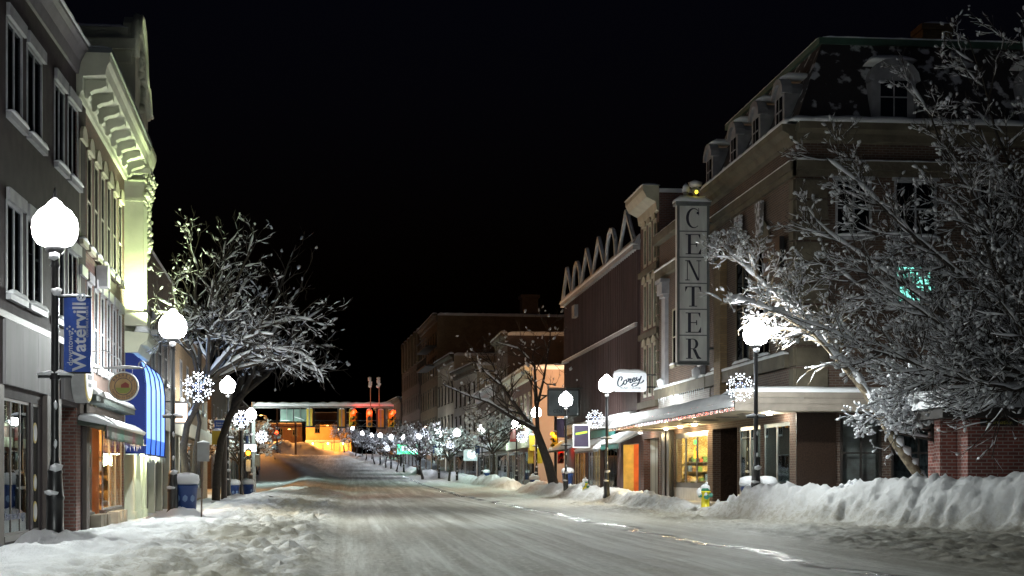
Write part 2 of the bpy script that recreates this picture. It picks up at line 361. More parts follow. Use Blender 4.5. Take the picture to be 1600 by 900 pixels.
def awning(root, F, u0, u1, z0, z1, out, m, valm, snow=True, val=.25, mb2=None):
    a = MB(); P = [F.p(u0, 0.01, z1), F.p(u0, out, z0 + val), F.p(u0, out, z0), F.p(u0, out - .03, z0), F.p(u0, out - .03, z0 + val - .03), F.p(u0, .01, z1 - .1)]
    e = F.e * (u1 - u0); a.prism(P, (e.x, e.y, 0)); o = a.build('awning', m, root)
    v = MB(); k = int((u1 - u0) / .3) + 1
    for i in range(k):
        w0 = u0 + (u1 - u0) * i / k; w1 = u0 + (u1 - u0) * (i + 1) / k; v.prism([F.p(w0, out + .003, z0 + val), F.p(w1, out + .003, z0 + val), F.p(w1, out + .003, z0 + .06), F.p((w0 + w1) / 2, out + .003, z0 - .02), F.p(w0, out + .003, z0 + .06)], (F.N.x * .015, F.N.y * .015, 0))
    v.build('valance', valm, o)
    if snow:
        s = MB(); n = 10; rg = random.Random(int(u0 * 31)); vs = []; M_ = max(4, int((u1 - u0) / .3))
        for i in range(M_ + 1):
            u = u0 + (u1 - u0) * i / M_; 
            for q in range(7):
                f = q / 6; nn = .02 + (out + .03) * f; zz = z1 + (z0 + val - z1) * f; h = (.2 * math.sin(math.pi * (f * .8 + .14)) ** .5) * rg.uniform(.85, 1.1) * (1 if 0 < i < M_ else .6); vs.append(F.p(u, nn + (.05 if q == 6 else 0), zz + (h if q < 6 else .05)))
            vs.append(F.p(u, out + .04, z0 + val - .02)); vs.append(F.p(u, .02, z1 + .01))
        K = 9; fs = [(i * K + k, i * K + (k + 1) % K, (i + 1) * K + (k + 1) % K, (i + 1) * K + k) for i in range(M_) for k in range(K)] + [tuple(range(K))[::-1], tuple(M_ * K + k for k in range(K))]
        s.add(vs, fs); s.build('snow', SNOW, o, True)
    return o
#@@TERRAIN
# ------------------------------------------------------------------ ground, road, banks
def gz(Y): return np.interp(Y, [-60, 88, 100, 130, 141, 156, 180, 200, 220, 238, 255, 272, 290, 300, 340, 700], [0, 0, .12, .3, .45, .65, 1.0, 1.45, 2.0, 2.6, 3.1, 3.9, 4.8, 5.05, 5.2, 5.2])
def cx(Y): Y = np.asarray(Y, float); return np.where(Y < 110, 0, np.where(Y < 290, -10 * ((Y - 110) / 170) ** 2, -11.2 - (Y - 290) * .125))
def toe(Y): return np.interp(Y, [0, 24, 29.5, 34, 38, 41, 45, 50, 60], [20, 15, 12.7, 11.2, 9.95, 9.45, 9.3, 9.5, 9.75]) + fbm(Y * .35, Y * 0 + 3, 3) * .8
def bankh(Y): return np.interp(Y, [20, 28, 34, 38.5, 41.3, 42.6, 46, 50, 54, 58, 64, 72, 84, 90, 104, 112, 130, 400], [1.38, 1.22, 1.0, .66, .34, .07, .09, .22, .36, .42, .45, .55, .5, .6, .95, .7, .6, .6])
def height(X, Y):
    g = gz(Y); xp = X - cx(Y)
    cs = 1 - ss(94, 97, Y) * (1 - ss(107, 110, Y))
    z = g + .018 * fbm(X * .8, Y * .25, 4) * 2
    # packed slush of the parking lane and bank at the left kerb
    ch = fbm(X * 3.2, Y * 2.2, 4)
    prof = np.interp(xp, [-60, -7.5, -6.1, -5.2, -4.4, -3.6, -2.6, -1.4, -.5, -.2], [-.12, -.12, -.1, .02, .17, .20, .13, .06, .03, 0])
    lump = np.interp(Y, [14, 22, 30, 40, 60, 75, 88], [.5, .9, .8, .9, 1.5, 1.6, 1.7])
    z = z + np.where(prof > 0, prof * lump, prof) * cs
    zone = ss(-5.4, -4.4, xp) * (1 - ss(-1.0, -.2, xp)) * cs
    z = z + zone * (ch * .26 + fbm(X * .9, Y * .7, 3) * .28 + fbm(X * 6, Y * 4.5, 2) * .10 * ss(-2.8, -1.8, xp)) + (1 - ss(-5.6, -4.8, xp)) * fbm(X * 1.3, Y * .8, 3) * .10 * cs
    z = z + .32 * np.exp(-((X + 1.6) / .9) ** 2 - ((Y - 82) / 3.0) ** 2) * (1 + ch)
    chk = np.maximum(0, vnoise(X * 5.5, Y * 4.2) - .5) * .13 + np.maximum(0, vnoise(X * 9 + 5, Y * 7) - .5) * .09
    z = z + chk * (ss(-3.4, -2.6, xp) * (1 - ss(-.7, -.1, xp)) * 1.2 + ss(7.2, 8.6, xp) * (1 - ss(.4, 1.2, xp - toe(Y)))) * cs
    # right bank
    d = xp - toe(Y); H = bankh(Y); wdt = .4 + H * 1.05
    up = ss(0, 1, d / wdt)
    back = 1 - ss(.2, 1.0, (d - wdt) / 1.2)
    near = 1 - ss(41.5, 43.6, Y)
    plate = (np.where(near > 0, near * (.93 * H), 0) + (1 - near) * .12)
    shape = np.where(d > 0, np.where(d < wdt, H * up, plate + (H - plate) * back), 0)
    k = fbm(Y * .9 + d * .7, d * .8, 3)
    wp = fbm(X * .9, Y * .9, 3) * 2.2
    rid = 1 - np.abs(2 * vnoise(Y * 2.6 - d * 2.3 + wp, d * .6 + Y * .23) - 1); rid2 = 1 - np.abs(2 * vnoise(Y * 5.9 - d * 4.6 + 9 + wp, d * 1.1 + Y * .3) - 1)
    drag = (rid * .11 + rid2 * .08 - .07) * near * ss(26, 31, Y) * ss(.05, .4, d) * (1 - ss(wdt, wdt + .4, d)) + near * fbm(X * 3.5, Y * 3, 4) * .14 * ss(0, .3, d)
    far = (fbm(X * 1.2, Y * .9, 4) * .75 * (1 - near) + chk * 1.6 + near * fbm(X * 1.1, Y * .8, 4) * .35) * ss(.0, .7, d) * (.25 + .75 * back)
    z = z + (shape + k * .12 * ss(0, .5, d) * back + drag + far) * cs
    for q_ in LXY[:14]: rr = ((X - q_.x) ** 2 + (Y - q_.y) ** 2); z = z + .26 * np.exp(-rr / .30) * (1 + 1.4 * ch)
    # crumbs at the toe and along the gutter
    z = z + ch * .10 * np.exp(-((d + .2) / .6) ** 2) * cs
    return z
LAMPS = [(86, 22.3, 352, 'lamp with a blue banner on its pole, beside the grey shopfront'), (270, 36.7, 508, 'lamp with a snow-capped blue bin at its foot, by the blue awning'),
 (356, 63.5, 602, 'lamp behind the spreading snowy tree, near the small blue street sign'), (392, 90, 647, 'lamp at the corner by the mast pole, beside the amber walk signal'), (397, 141, 680, 'small distant lamp on the bank-side kerb beyond the crossing'),
 (1181, 40, 520, 'lamp in front of the theatre canopy beside the leaning snowy tree'), (948, 61.7, 600, 'lamp beside the white music shop sign'), (884, 73.6, 624, 'lamp in front of the large grey hanging sign'),
 (838, 99, 644, 'lamp above the forked bare tree trunk'), (807, 114, 661, 'lamp with a red-lit pole and banner past the crossing'), (753, 127, 669, 'lamp in front of the dark storefront between two bare trees'), (714, 141, 676, 'lamp on the cream building corner with a snowflake on its left'),
 (686, 156, 678, 'lamp with a small blue banner before the cream building'), (655, 180, 681, 'lamp among the snowy trees on the rising road, with a snowflake'), (631, 200, 683, 'lamp beside the green shop sign on the rise'), (611, 220, 683, 'lamp just uphill of the one beside the green shop sign'),
 (594, 238, 680, 'lamp behind the thin snowy trunks on the hill'), (581, 255, 681, 'lamp next above it on the hill among frosted twigs'), (566, 272, 677, 'last but one lamp near the hill crest'), (551, 290, 669, 'last lamp at the crest of the hill')]
LAMPS += [(None, (-4.3, 7.8, .12), 0, 'lamp on the bank-side kerb, the one before the grey shopfront')]
LXY = [((Vector(l[1][:2])) if l[0] is None else PT(l[0], l[1])) for l in LAMPS]
def tgrid(xs, ys):
    X, Y = np.meshgrid(xs, ys); return X, Y, height(X, Y)
patches = [(np.arange(-8, 25.01, .09), np.arange(13, 60.05, .09)), (np.arange(-30, 45.1, .25), np.concatenate([[13 + .09 * 522], np.arange(60.2, 130.1, .25)])), (np.arange(-70, 60.1, .4), np.arange(129.95, 425, .8))]
acc = {'road': [[], [], [], 0], 'snow_bank_l': [[], [], [], 0], 'snow_bank_r': [[], [], [], 0]}
for xs, ys in patches:
    X, Y, Zh = tgrid(xs, ys); ny, nx = X.shape
    mx = .25 * (X[:-1, :-1] + X[1:, 1:] + X[:-1, 1:] + X[1:, :-1]); my = .25 * (Y[:-1, :-1] + Y[1:, 1:] + Y[:-1, 1:] + Y[1:, :-1])
    xp = mx - cx(my); csr = (my > 95) & (my < 109)
    isroad = ((xp > -.9) & (xp < toe(my) - .1)) | csr
    dirt = np.zeros_like(X); XP = X - cx(Y); tj = toe(Y) - XP
    dirt = np.exp(-((XP + 1.7) / 1.2) ** 2) * 1.0 * (.55 + 1.6 * np.clip(fbm(X * .5, Y * .3) + .3, 0, 1)) + ss(6.0, 7.5, XP) * (1 - ss(.0, .7, -tj)) * .55 + np.exp(-((tj) / .8) ** 2) * .35 * ss(0, 1, 2 + fbm(X, Y)) 
    lane = ss(-1.5, .1, XP) * (1 - ss(-.5, .35, XP - toe(Y))); lane = np.maximum(lane, ss(94, 96, Y) * (1 - ss(108, 110, Y)))
    idx = np.arange(ny * nx).reshape(ny, nx)
    quads = np.stack([idx[:-1, :-1], idx[:-1, 1:], idx[1:, 1:], idx[1:, :-1]], -1)
    for key, msk in (('road', isroad), ('snow_bank_l', (~isroad) & (xp < 3)), ('snow_bank_r', (~isroad) & (xp >= 3))):
        q = quads[msk]; used, inv = np.unique(q, return_inverse=True); a = acc[key]
        V = np.stack([X.ravel()[used], Y.ravel()[used], Zh.ravel()[used]], 1)
        a[0].append(V); a[1].append(inv.reshape(q.shape) + a[3]); a[2].append(np.stack([dirt.ravel()[used], lane.ravel()[used]], 1)); a[3] += len(used)
def npmesh(name, V, Q, m, attr=None, smooth=True):
    me = bpy.data.meshes.new(name); n = len(Q); k = Q.shape[1]
    me.vertices.add(len(V)); me.vertices.foreach_set('co', V.astype(np.float32).ravel()); me.loops.add(n * k); me.loops.foreach_set('vertex_index', Q.astype(np.int32).ravel())
    me.polygons.add(n); me.polygons.foreach_set('loop_start', np.arange(0, n * k, k, dtype=np.int32)); me.polygons.foreach_set('use_smooth', np.full(n, smooth))
    me.update(calc_edges=True); me.validate()
    if attr is not None:
        for k_, an in enumerate(('dirt', 'lane')): at = me.attributes.new(an, 'FLOAT', 'POINT'); at.data.foreach_set('value', np.ascontiguousarray(attr[:, k_]).astype(np.float32))
    me.materials.append(m); o = bpy.data.objects.new(name, me); col.objects.link(o); ORG[o.name] = Vector((0, 0, 0)); return o
def snow_ground(name, road):
    m = bpy.data.materials.new(name); m.use_nodes = True; t = m.node_tree; N = t.nodes.new; Lk = t.links.new; b = t.nodes['Principled BSDF']
    geo = N('ShaderNodeNewGeometry'); at = N('ShaderNodeAttribute'); at.attribute_name = 'dirt'
    def noise(scale, vec=(1, 1, 1), det=6, rough=.55):
        mp = N('ShaderNodeMapping'); mp.inputs['Scale'].default_value = vec; Lk(geo.outputs['Position'], mp.inputs[0]); n = N('ShaderNodeTexNoise'); n.inputs['Scale'].default_value = scale; n.inputs['Detail'].default_value = det; n.inputs['Roughness'].default_value = rough; Lk(mp.outputs[0], n.inputs['Vector']); return n.outputs[0]
    def ramp(src, p0, c0, p1, c1):
        r = N('ShaderNodeValToRGB'); r.color_ramp.elements[0].position = p0; r.color_ramp.elements[0].color = (*c0, 1); r.color_ramp.elements[1].position = p1; r.color_ramp.elements[1].color = (*c1, 1); Lk(src, r.inputs[0]); return r.outputs[0]
    def mix(f, a, c, bt='MIX'):
        x = N('ShaderNodeMix'); x.data_type = 'RGBA'; x.blend_type = bt; 
        if isinstance(f, float): x.inputs[0].default_value = f
        else: Lk(f, x.inputs[0])
        Lk(a, x.inputs[6]); 
        if isinstance(c, tuple): x.inputs[7].default_value = (*c, 1)
        else: Lk(c, x.inputs[7])
        return x.outputs[2]
    def math_(op, a, c, cl=False):
        x = N('ShaderNodeMath'); x.operation = op; x.use_clamp = cl
        for i, v in enumerate((a, c)):
            if isinstance(v, (int, float)): x.inputs[i].default_value = v
            else: Lk(v, x.inputs[i])
        return x.outputs[0]
    def bump(h, st, dist, prev=None):
        x = N('ShaderNodeBump'); x.inputs['Strength'].default_value = st; x.inputs['Distance'].default_value = dist; Lk(h, x.inputs['Height'])
        if prev is not None: Lk(prev, x.inputs['Normal'])
        return x.outputs[0]
    ln = N('ShaderNodeAttribute'); ln.attribute_name = 'lane'
    base = ramp(noise(1.0, (1.9, .07, 1)), .36, (.42, .415, .37), .62, (.80, .81, .76))
    base = mix(ramp(noise(1.0, (6, .16, 1), 5, .65), .48, (0, 0, 0), .66, (.55, .55, .55)), base, (.33, .31, .26))
    base = mix(ramp(noise(1.0, (3.2, .025, 1), 3), .455, (0, 0, 0), .50, (.38, .38, .38)), base, (.34, .32, .27))
    base = mix(ramp(noise(1.0, (2.1, .02, 1), 2), .56, (0, 0, 0), .60, (.4, .4, .4)), base, (.88, .88, .85))
    base = mix(ramp(noise(9, (1, .5, 1), 6, .7), .52, (0, 0, 0), .64, (.7, .7, .7)), base, (.78, .77, .73))
    base = mix(ramp(noise(.35, (1, .5, 1), 5, .7), .52, (0, 0, 0), .66, (.4, .4, .4)), base, (.36, .32, .24))
    sp = N('ShaderNodeSeparateXYZ'); Lk(geo.outputs['Position'], sp.inputs[0])      # wet gutter line between the lane and the parking strip
    wob = math_('MULTIPLY', math_('SUBTRACT', noise(.25, (0, 1, 0), 3), .5), 1.6)
    xx = math_('ADD', math_('SUBTRACT', sp.outputs[0], 5.9), wob)
    g = math_('MULTIPLY', math_('ABSOLUTE', xx, 0), 4.0); g = math_('SUBTRACT', 1.0, g, True)
    pat = ramp(noise(1.1, (1.4, .6, 1), 5, .7), .47, (0, 0, 0), .56, (1, 1, 1))
    wet = math_('MULTIPLY', math_('MULTIPLY', g, pat, True), 1.5, True)
    base = mix(math_('MULTIPLY', g, 1.3, True), base, (.10, .09, .07))
    base = mix(wet, base, (.06, .055, .045))
    snowc = ramp(noise(2), .3, (.70, .71, .73), .7, (.82, .83, .85))
    br = math_('ADD', ln.outputs['Fac'], math_('MULTIPLY', math_('SUBTRACT', noise(2.5, (1, .8, 1), 6, .7), .5), 1.1)); br = ramp(br, .38, (0, 0, 0), .62, (1, 1, 1))
    base = mix(br, snowc, base)
    gr = math_('MULTIPLY', at.outputs['Fac'], ramp(noise(7, (1, .8, 1), 6, .75), .47, (0, 0, 0), .55, (.9, .9, .9)), True)
    base = mix(gr, base, (.22, .18, .115))
    base = mix(math_('MULTIPLY', at.outputs['Fac'], .75), base, (.40, .37, .29))
    Lk(base, b.inputs['Base Color'])
    p2 = ramp(noise(2.3, (1.2, .5, 1), 6, .75), .60, (0, 0, 0), .66, (1, 1, 1))
    ice = math_('MULTIPLY', math_('MAXIMUM', wet, math_('MULTIPLY', p2, .45)), br)
    ro = N('ShaderNodeMapRange'); ro.inputs['To Min'].default_value = .62; ro.inputs['To Max'].default_value = .10; Lk(ice, ro.inputs[0]); Lk(ro.outputs[0], b.inputs['Roughness'])
    nb = bump(noise(1.0, (6, .6, 1), 5, .6), .45, .05); nb = bump(noise(3.5, (1, 1, 1), 5), .4, .06, nb); nb = bump(noise(24, (1, 1, 1), 5, .7), .5, .03, nb)
    Lk(nb, b.inputs['Normal'])
    return m
MR = MS = snow_ground('street_snow', True)
for key, nm, m in (('road', 'road', MR), ('snow_bank_l', 'snow_bank', MS), ('snow_bank_r', 'snow_bank', MS)):
    a = acc[key]; o = npmesh(nm, np.concatenate(a[0]), np.concatenate(a[1]), m, np.concatenate(a[2])); o['kind'] = 'structure'
ys = np.array([-60, 0, 88, 100, 130, 156, 180, 200, 220, 238, 255, 272, 290, 300, 340, 700, 2000.]); V = []; Q = []
for y in ys: V += [(-900, y, float(gz(y)) - .45), (900, y, float(gz(y)) - .45)]
for i in range(len(ys) - 1): Q.append((2 * i, 2 * i + 1, 2 * i + 3, 2 * i + 2))
npmesh('ground', np.array(V, float), np.array(Q), SNOW)['kind'] = 'structure'
def hz(X, Y): return float(height(np.array([[X]], float), np.array([[Y]], float))[0, 0])
#@@LAMPS
# ------------------------------------------------------------------ street lamps
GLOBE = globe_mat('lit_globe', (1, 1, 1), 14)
def make_lamp():
    o = local('street_lamp', '', 'street lamp')
    MB().lathe([(.17, -.4), (.17, .12), (.15, .16), (.125, .22), (.12, .62), (.135, .66), (.12, .72), (.10, 1.0), (.11, 1.04), (.08, 1.12), (.062, 1.25), (.052, 4.0), (.075, 4.03), (.055, 4.08), (.06, 4.16), (.13, 4.24), (.15, 4.29), (.13, 4.31)], seg=10).build('pole', BLACK, o, True)
    MB().lathe([(.15, 4.311), (.25, 4.35), (.31, 4.45), (.33, 4.58), (.31, 4.71), (.23, 4.83), (.13, 4.9), (.085, 4.96), (.03, 5.0)], seg=16).build('globe', GLOBE, o, True)  # globe made wider so its shape takes in some of the glow
    MB().lathe([(.03, 5.001), (.045, 5.03), (.02, 5.07), (.03, 5.1), (.008, 5.17)], seg=8).build('finial', BLACK, o, True)
    c = MB(); c.tube([(-.24, 0, 2.42), (.24, 0, 2.42)], .022, 6); c.lathe([(.075, 2.38), (.075, 2.47)], seg=10); c.build('crossbar', BLACK, o)
    s = MB(); rg = random.Random(3); s.snowbar((-.25, 0, 2.445), (.25, 0, 2.445), .12, .07, 4); s.blob((.03, -.1, 1.1), .1, .08, .07, rng=rg); s.blob((-.04, -.08, .74), .12, .07, .05, rng=rg); s.blob((0, -.06, 4.17), .09, .07, .08, rng=rg)
    for zz in (.55, .9, 1.45, 2.0): s.blob((.02, -.06, zz), .03, .03, .07, rng=rg)
    s.build('snow', SNOW, o, True)
    l = light('bulb', (0, 0, 4.6), LAMP_C, LAMP_W, .12, o).data; l.use_nodes = True; t = l.node_tree; em = t.nodes['Emission']
    tc = t.nodes.new('ShaderNodeTexCoord'); sp = t.nodes.new('ShaderNodeSeparateXYZ'); mr = t.nodes.new('ShaderNodeMapRange'); t.links.new(tc.outputs['Normal'], sp.inputs[0]); t.links.new(sp.outputs[2], mr.inputs[0])   # the luminaire throws more light down than up
    mr.interpolation_type = 'SMOOTHSTEP'; mr.inputs['From Min'].default_value = -.3; mr.inputs['From Max'].default_value = .35; mr.inputs['To Min'].default_value = 1.05; mr.inputs['To Max'].default_value = .10; t.links.new(mr.outputs[0], em.inputs['Strength'])
    return o
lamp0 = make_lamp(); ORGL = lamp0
LP = []
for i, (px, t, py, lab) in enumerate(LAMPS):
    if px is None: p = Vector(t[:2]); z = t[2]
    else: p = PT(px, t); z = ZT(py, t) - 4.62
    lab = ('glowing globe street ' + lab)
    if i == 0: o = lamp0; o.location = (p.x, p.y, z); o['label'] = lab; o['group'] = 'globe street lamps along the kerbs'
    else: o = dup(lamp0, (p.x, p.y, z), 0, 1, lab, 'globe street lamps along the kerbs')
    LP.append((p.x, p.y, z))
    bulb = [c for c in children(o) if c.type == 'LIGHT'][0]
    if i in (3, 4, 8, 9, 10, 11): bulb.data = bulb.data.copy(); bulb.data.color = (.70, 1.0, .90)
    if 12 <= i <= 19: bulb.data = bulb.data.copy(); bulb.data.energy = LAMP_W * .3; bulb.data.color = (.8, .88, 1)
    if i in (0, 20): bulb.data = bulb.data.copy(); bulb.data.energy = LAMP_W * (.36 if i == 0 else .8); bulb.data.color = (.93, 1, .97)
    if i == 1: bulb.data = bulb.data.copy(); bulb.data.energy = LAMP_W * .75
#@@LEFT
# ------------------------------------------------------------------ left block: grey shop building
F = FL1; uu = F.u
uL1 = F.u(134)
ops = []; wins = []
for z0, z1 in ((7.45, 9.15), (4.3, 5.95)):
    for a, b in ((-130, -92), (-76, -40), (9, 34), (41, 65), (84, 100), (105, 121)): wins.append((uu(a), uu(b), z0, z1))
sw = [(uu(-90), uu(-30)), (uu(5), uu(48)), (uu(52), uu(64))]
rec = (uu(94), uu(128), -.3, 2.62)
ops = wins + [(a, b, -.02, 2.5) for a, b in sw] + [rec]
b1, G1 = building('shop_building', 'grey-brown three-storey shop building with paired windows and a coved eave, behind the banner lamp', F, 0, uL1, -.3, 10.0, 11, STUC, ops)
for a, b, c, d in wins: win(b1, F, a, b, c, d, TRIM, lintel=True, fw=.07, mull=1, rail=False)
for (a, b), k in zip(sw, (3, 3, 1)): storefront(b1, F, a, b, -.02, 2.5, DARKM, GLASS, k, bulk=.1, fw=.05)
shopbox(b1, F, uu(-90), uu(64), -.1, 2.6, 2.5, mat('grey_room', (.6, .6, .63), .9), (1, .97, .92), 160)
text('window_lettering', 'Kennebec Savings', .23, F.p(uu(27), -.035, .42), (0, 1, 0), (0, 0, 1), mat('frost_blue', (.12, .14, .22), .6), b1, .002)
mb = MB(); a, b = rec[0], rec[1]
mb.fb(F, a - .1, b + .1, -2.6, -2.5, -.3, 2.8).fb(F, b + .001, b + .1, -2.5, -.301, -.3, 2.8).fb(F, a - .1, a - .001, -2.5, -.301, -.3, 2.8).fb(F, a - .1, b + .1, -2.6, -.301, 2.63, 2.75); mb.build('entry_recess', DARKM, b1)
mb = MB(); ed = F.e * uL1; mb.prism([F.p(0, .001, 9.9), F.p(0, .06, 9.9), F.p(0, .1, 10.15), F.p(0, .2, 10.35), F.p(0, .27, 10.42), F.p(0, .27, 10.5), F.p(0, .001, 10.5)], (ed.x, ed.y, 0)); mb.build('eave_cove', mat('cove_grey', (.13, .12, .13), .6), b1)
MB().snowbar(F.p(.1, .12, 10.5), F.p(uL1 - .05, .12, 10.5), .4, .12, 2).build('snow', SNOW, b1, True)
mb = MB()
for a, b in ((-95, -32), (4, 77), (95, 130)):
    a, b = uu(a), uu(b); k = max(1, round((b - a) / 1.3))
    for i in range(k): mb.fb(F, a + (b - a) * i / k + .006, a + (b - a) * (i + 1) / k - .006, .003, .06, 2.72, 3.85)
mb.build('sign_band', PANEL, b1)
mb = MB(); mb.fb(F, 0, uL1, .001, .05, 3.86, 3.98).fb(F, uu(66), uu(80), .002, .10, -.3, 2.7).fb(F, uu(80), uu(93), .001, .04, -.3, 2.7).fb(F, uu(-28), uu(3), .001, .04, -.3, 2.7).fb(F, uu(129), uL1, .001, .09, -.3, 3.85); mb.build('pilaster', WOOD, b1)
# round stickers in the narrow pane
for i, (zz, r_) in enumerate(((1.95, .2), (1.0, .16), (.45, .2))):
    c = (uu(52) + uu(64)) / 2; pts = [F.p(c + r_ * math.cos(t), -.04, zz + r_ * math.sin(t)) for t in np.linspace(0, 2 * math.pi, 17)[:-1]]
    MB().prism(pts, (.004, 0, 0)).build('round_sticker', mat('sticker_gold', (.5, .36, .05), .5), b1)
    pts = [F.p(c + r_ * .78 * math.cos(t), -.033, zz + r_ * .78 * math.sin(t)) for t in np.linspace(0, 2 * math.pi, 17)[:-1]]
    MB().prism(pts, (.004, 0, 0)).build('round_sticker', mat('sticker_pale', (.5, .5, .5), .5), b1)
# round wall sign above the recess
def disc(F_, u, z, r, n0, n1, m, name, par, seg=28):
    return MB().prism([F_.p(u + r * math.cos(t), n0, z + r * math.sin(t)) for t in np.linspace(0, 2 * math.pi, seg + 1)[:-1]], (F_.N.x * (n1 - n0), F_.N.y * (n1 - n0), 0)).build(name, m, par)
u_ = uu(113); q = F.p(u_, 0, 3.25)
rs = thing('round_sign', 'white round drum sign with a gold rim above the dark shop entry', 'sign', (q[0], q[1], 2.7))
disc(F, u_, 3.25, .55, .07, .34, mat('sign_rim_grey', (.4, .4, .4), .5), 'drum', rs); disc(F, u_, 3.25, .52, .341, .36, mat('sticker_gold', (.5, .36, .05), .5), 'rim', rs); disc(F, u_, 3.25, .46, .361, .37, mat('sign_white', (.75, .75, .73), .5), 'face', rs)
for zz, w_, h_ in ((3.43, .34, .07), (3.25, .5, .1), (3.08, .36, .07)): MB().fb(F, u_ - w_ / 2, u_ + w_ / 2, .371, .376, zz - h_ / 2, zz + h_ / 2).build('painted_bar', mat('ink', (.03, .03, .05), .6), rs)
# ------------------------------------------------------------------ brick market building
F = FL2; uu = F.u
U2 = 9.7; wins = []; 
for k in range(7):
    a = .45 + k * 1.28; wins.append((a, a + .78, 6.35, 8.6)); wins.append((a, a + .78, 3.65, 5.6))
dr = (uu(134) + .25, uu(192), -.15, 2.45)
tr = (.3, 4.2, 2.72, 3.45)
b2, G2 = building('market_building', 'red brick market building with arched windows and a pale bracketed cornice beside the grey shop', F, 0.01, U2, -.3, 10.1, 11, BRICKR, wins + [dr])
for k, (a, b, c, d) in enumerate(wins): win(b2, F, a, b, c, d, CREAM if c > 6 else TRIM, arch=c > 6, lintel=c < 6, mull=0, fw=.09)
WR = shopbox(b2, F, dr[0], dr[1], -.15, 2.46, 3.2, INTW, (1, .58, .24), 900)
mb = MB(); rg = random.Random(5)
for zz in (.25, .75, 1.25, 1.7):
    mb.fb(F, dr[0] + .1, dr[1] - .1, -3.4, -3.0, zz, zz + .05)
    for i in range(26): u_ = rg.uniform(dr[0] + .2, dr[1] - .3); h_ = rg.uniform(.12, .34); mb.fb(F, u_, u_ + rg.uniform(.08, .2), -3.3, -3.05, zz + .052, zz + .05 + h_)
mb.build('shelf', mat('goods', (.5, .2, .06), .6, c2=(.1, .16, .04), nscale=6), b2)
e0 = emi('warm_bulb', (1, .62, .25), 14); mb = MB()
for i in range(34): mb.blob(F.p(rg.uniform(dr[0] + .4, dr[1] - .3), rg.uniform(-1.6, -.5), rg.uniform(1.75, 2.35)), .035, rng=rg)
mb.build('string_lights', e0, b2)
GC = [mat('goods_red', (.45, .06, .03), .6), mat('goods_green', (.08, .2, .05), .6), mat('goods_cream', (.7, .6, .4), .6), mat('goods_brown', (.16, .07, .03), .6), mat('goods_blue', (.06, .12, .3), .5)]
goods(b2, F, dr[1], -3.3, -.5, .1, 2.1, GC, 3, e0); goods(b2, F, uu(163) + .2, -1.6, -.5, .1, 1.9, GC, 8)
ua, ub, uc, ud = dr[0], uu(146), uu(163), dr[1]
storefront(b2, F, ua, ub, -.15, 2.44, TRIM, GLASSC, 2, .42, fw=.05, bulkm=WOOD); storefront(b2, F, uc, ud, -.15, 2.44, TRIM, GLASSC, 3, .42, fw=.05, bulkm=WOOD)
mb = MB(); mb.fb(F, ub + .02, ub + .1, -1.0, -.12, -.15, 2.4).fb(F, uc - .1, uc - .02, -1.0, -.12, -.15, 2.4).fb(F, ub + .1, uc - .1, -1.05, -.98, 2.1, 2.44); mb.build('door_frame', mat('door_wood', (.35, .18, .08), .5), b2)
mb = MB()
for u_ in (ua + .1, ua + .75, ua + 1.5, uc + .3, uc + 1.2, uc + 2.1): mb.fb(F, u_, u_ + .5, .03, .3, -.2, .22)
mb.build('planter_box', mat('planter', (.33, .29, .22), .7), b2)
MB().fb(F, .2, 8.6, .002, .06, 2.5, 3.55).build('sign_band', mat('sign_brown', (.09, .06, .05), .6), b2)
mb = MB()
for i in range(7): mb.fb(F, .6 + i * .34, .85 + i * .34, .061, .08, 2.75 + .05 * (i % 2), 3.35)
mb.build('painted_panel', mat('panel_cream', (.55, .5, .36), .6), b2)
aw = awning(b2, F, .15, 8.5, 1.95, 2.35, .62, mat('awning_dark', (.03, .04, .03), .8), mat('awning_maroon', (.10, .025, .03), .8, c2=(.02, .09, .06), nscale=.7), val=.3)
MB().fb(F, .1, 8.4, .002, .42, 2.78, 2.92).build('ledge', mat('ledge_green', (.03, .045, .04), .7), b2); MB().snowbar(F.p(.12, .22, 2.92), F.p(8.4, .22, 2.92), .46, .17, 3).build('snow', SNOW, b2, True)
mb = MB()
for i in range(24): u_ = .5 + i * .33; h_ = rg.uniform(.08, .22); mb.tube([F.p(u_, .6, 1.96), F.p(u_, .6, 1.96 - h_)], [.012, .002], 4)
mb.build('icicles', mat('icicle', (.8, .85, .9), .1), b2)
# cornice
mb = MB(); e = F.e * U2; mb.prism([F.p(0, .001, 9.42), F.p(0, .08, 9.42), F.p(0, .1, 9.52), F.p(0, .14, 9.55), F.p(0, .14, 9.86), F.p(0, .62, 9.9), F.p(0, .66, 10.1), F.p(0, .72, 10.2), F.p(0, .72, 10.38), F.p(0, .001, 10.38)], (e.x, e.y, 0)); mb.build('cornice', PSTONE, b2)
for k in range(8):
    u_ = .35 + k * 1.25; mb = MB(); prof = [(.141, 9.02), (.2, 9.0), (.26, 9.12), (.25, 9.3), (.34, 9.42), (.5, 9.5), (.6, 9.62), (.6, 9.86), (.141, 9.86)]
    mb.prism([F.p(u_, a, 9.45 + (c - 9.0) * .477) for a, c in prof], (F.e.x * .3, F.e.y * .3, 0)); mb.fb(F, u_ - .04, u_ + .34, .15, .61, 9.87, 9.895)
    mb.build('bracket', PSTONE, b2)
MB().fb(F, .0, U2, .05, .76, 10.385, 10.5).build('gutter', mat('gutter_grey', (.09, .1, .11), .5), b2); MB().snowbar(F.p(.05, .4, 10.5), F.p(U2 - .1, .4, 10.5), .62, .12, 8).build('snow', SNOW, b2, True)
MB().fb(F, .02, U2, .001, .07, 3.15 + .45, 3.68 - .02).build('sill_band', STONE, b2)
MB().fb(F, 3.2, 3.75, .03, .3, 5.65, 6.15).build('air_conditioner', TRIM, b2)
